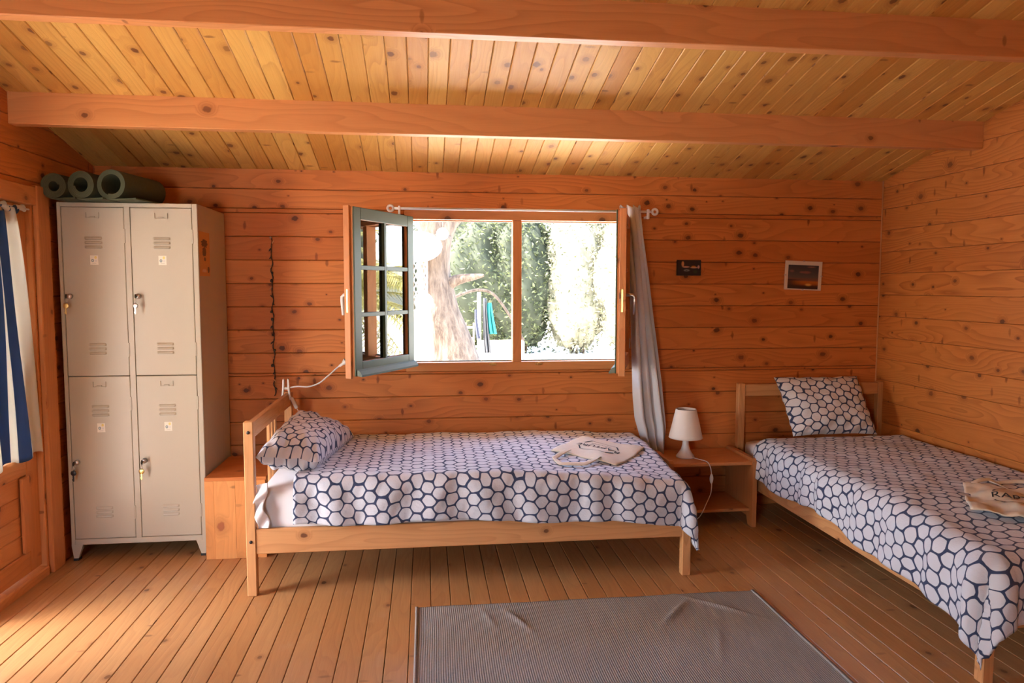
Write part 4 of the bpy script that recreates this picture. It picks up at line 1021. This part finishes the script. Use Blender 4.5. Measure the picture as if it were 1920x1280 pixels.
# net, cloth, rack
t = thing('hanging_net', 'speckled net bag hanging from the basket lamp beside the trunk', 'net', (-.10, 5.9, 1.5))
b = MB()
for k in range(14):
    a_ = k / 14 * 2 * PI; b.tube([(-.10 + .13 * math.cos(a_ + j * .25), 5.9 + .13 * math.sin(a_ + j * .25), 1.80 - j * .07) for j in range(9)], .007, 5)
    b.tube([(-.10 + .13 * math.cos(a_ - j * .25), 5.9 + .13 * math.sin(a_ - j * .25), 1.80 - j * .07) for j in range(9)], .007, 5)
b.build('mesh', plain('net_cord', (.5, .42, .4), .9), t)
M_cloth = plain('pale_cloth', (.80, .76, .70), .9, nz=.1)
t = thing('hanging_cloth', 'pale sheet draped at the left foot of the tree', 'cloth', (-.25, 5.7, .5))
b = MB(); b.grid(lambda u, v: (-.55 + .62 * u + .1 * v * (u - .5), 5.75 + .06 * math.sin(u * 19) + .1 * v, 1.12 - 1.2 * v + .05 * math.sin(u * 8)), 40, 30); b.build('sheet', M_cloth, t, solid=.01)
t = thing('broom', 'thin wooden broom leaning in front of the pale sheet', 'broom', (-.1, 5.4, -.12))
b = MB(); b.tube([(-.02, 5.5, 1.0), (-.14, 5.3, .12)], .012, 8); b.build('stick', M_bed, t)
b = MB(); b.box(-.26, -.02, 5.27, 5.33, .04, .12, c=.01); b.build('head', M_black, t)
rk = thing('clothes_rack', 'white wooden post rack holding wetsuits right of the tree', 'rack', (1.25, 8.3, -.12))
b = MB(); b.box(.90, .965, 8.28, 8.34, -.12, 1.30, c=.01, axis=2); b.build('post', plain('white_paint', (.8, .76, .7), .6), rk)
b = MB(); b.tube(smooth_path([(.42, 8.0, 1.18), (.65, 8.1, 1.28), (.93, 8.25, 1.34), (1.2, 8.3, 1.25), (1.5, 8.3, .85), (1.72, 8.3, .45)]), .025, 8); b.build('branch_bar', M_bark, rk)
for (x, lab, m_, w_, z0, z1) in ((1.02, 'black wetsuit hanging on the clothes rack', M_black, .10, .25, 1.2), (1.10, 'teal towel hanging on the clothes rack', plain('teal_cloth', (.005, .16, .14), .8), .15, .58, 1.12), (.86, 'dark blue wetsuit hanging left of the white post', plain('navy_neoprene', (.02, .022, .04), .6), .05, .5, 1.0)):
    t = thing('hanging_cloth', lab, 'clothing', (x, 8.2, z0), 'clothing drying on the rack')
    b = MB(); b.grid(lambda u, v, x=x, w_=w_, z0=z0, z1=z1: (x + (u - .5) * w_ * (.35 + .9 * v - .3 * v * v) + .05 * v * v, 8.12 + .03 * math.sin(u * 12), z1 + (z0 - z1) * v), 16, 16); b.build('fabric', m_, t, solid=.02)
t = thing('wooden_ladder', 'small pale wooden ladder standing beside the white post', 'ladder', (.85, 8.6, -.12))
for s in (0, .24):
    b = MB(); b.box(.70 + s * .6, .73 + s * .6, 8.6, 8.64, -.12, .75, c=.005, M=None); b.build('rail', M_bed, t)
for k in range(4):
    b = MB(); b.box(.73, .845, 8.605, 8.635, .05 + k * .2, .09 + k * .2, c=.004); b.build('rung', M_bed, t)
b = MB(); b.box(1.1, 2.0, 10.2, 10.5, -.12, .30, c=.02); o = b.build('low_garden_wall', plain('grey_stone', (.42, .38, .34), .9, nz=.3, nscale=4)); tagp(o, 'low grey stone garden wall in front of the shrubs', 'wall')
# palms beside the cabin
def palm(lab, x, y, h, N, Lr, seed):
    pm = thing('garden_palm', lab, 'palm', (x, y, -.12), 'palms beside the cabin')
    b = MB(); b.tube([(x, y, -.13), (x, y, h)], [.16, .11], 12); b.build('trunk', M_bark, pm)
    rn = random.Random(seed)
    for k in range(N):
        az = k * 2.399; el = rn.uniform(-.2, 1.1); L_ = rn.uniform(*Lr); b = MB(); pts = []
        for i in range(13):
            s = i / 12; r_ = L_ * s * math.cos(el); z_ = h + L_ * s * math.sin(el) - .54 * s * s * L_
            pts.append(Vector((x + r_ * math.cos(az), y + r_ * math.sin(az), z_)))
            if pts[-1].y < .15: pts[-1].y = .15 + .02 * i
        b.tube(pts, [.012 * (1 - i / 14) for i in range(13)], 5)
        for i in range(2, 13):
            tdir = (pts[i] - pts[i - 1]).normalized(); sd = tdir.cross(Vector((0, 0, 1))).normalized()
            for s in (-1, 1):
                for q in (0, .33, .66):
                    p = pts[i - 1].lerp(pts[i], q); ll = .34 * math.sin(PI * (i + q) / 14) + .05; e_ = p + (sd * s + tdir * .8 - Vector((0, 0, .25))).normalized() * ll
                    if e_.y < .08: e_.y = .08
                    wv_ = tdir * .010; rr = rn.random(); b.add([p - wv_, p + wv_, e_], [[0, 1, 2]], [[(0, 0, rr)] * 3])
        b.build('frond', M_palm, pm)
palm('palm with long golden fronds close outside to the right of the window', 3.1, .95, 1.25, 34, (1.1, 1.7), 4)
palm('taller golden palm farther right outside the cabin', 5.0, 1.5, 1.5, 44, (1.5, 2.3), 9)
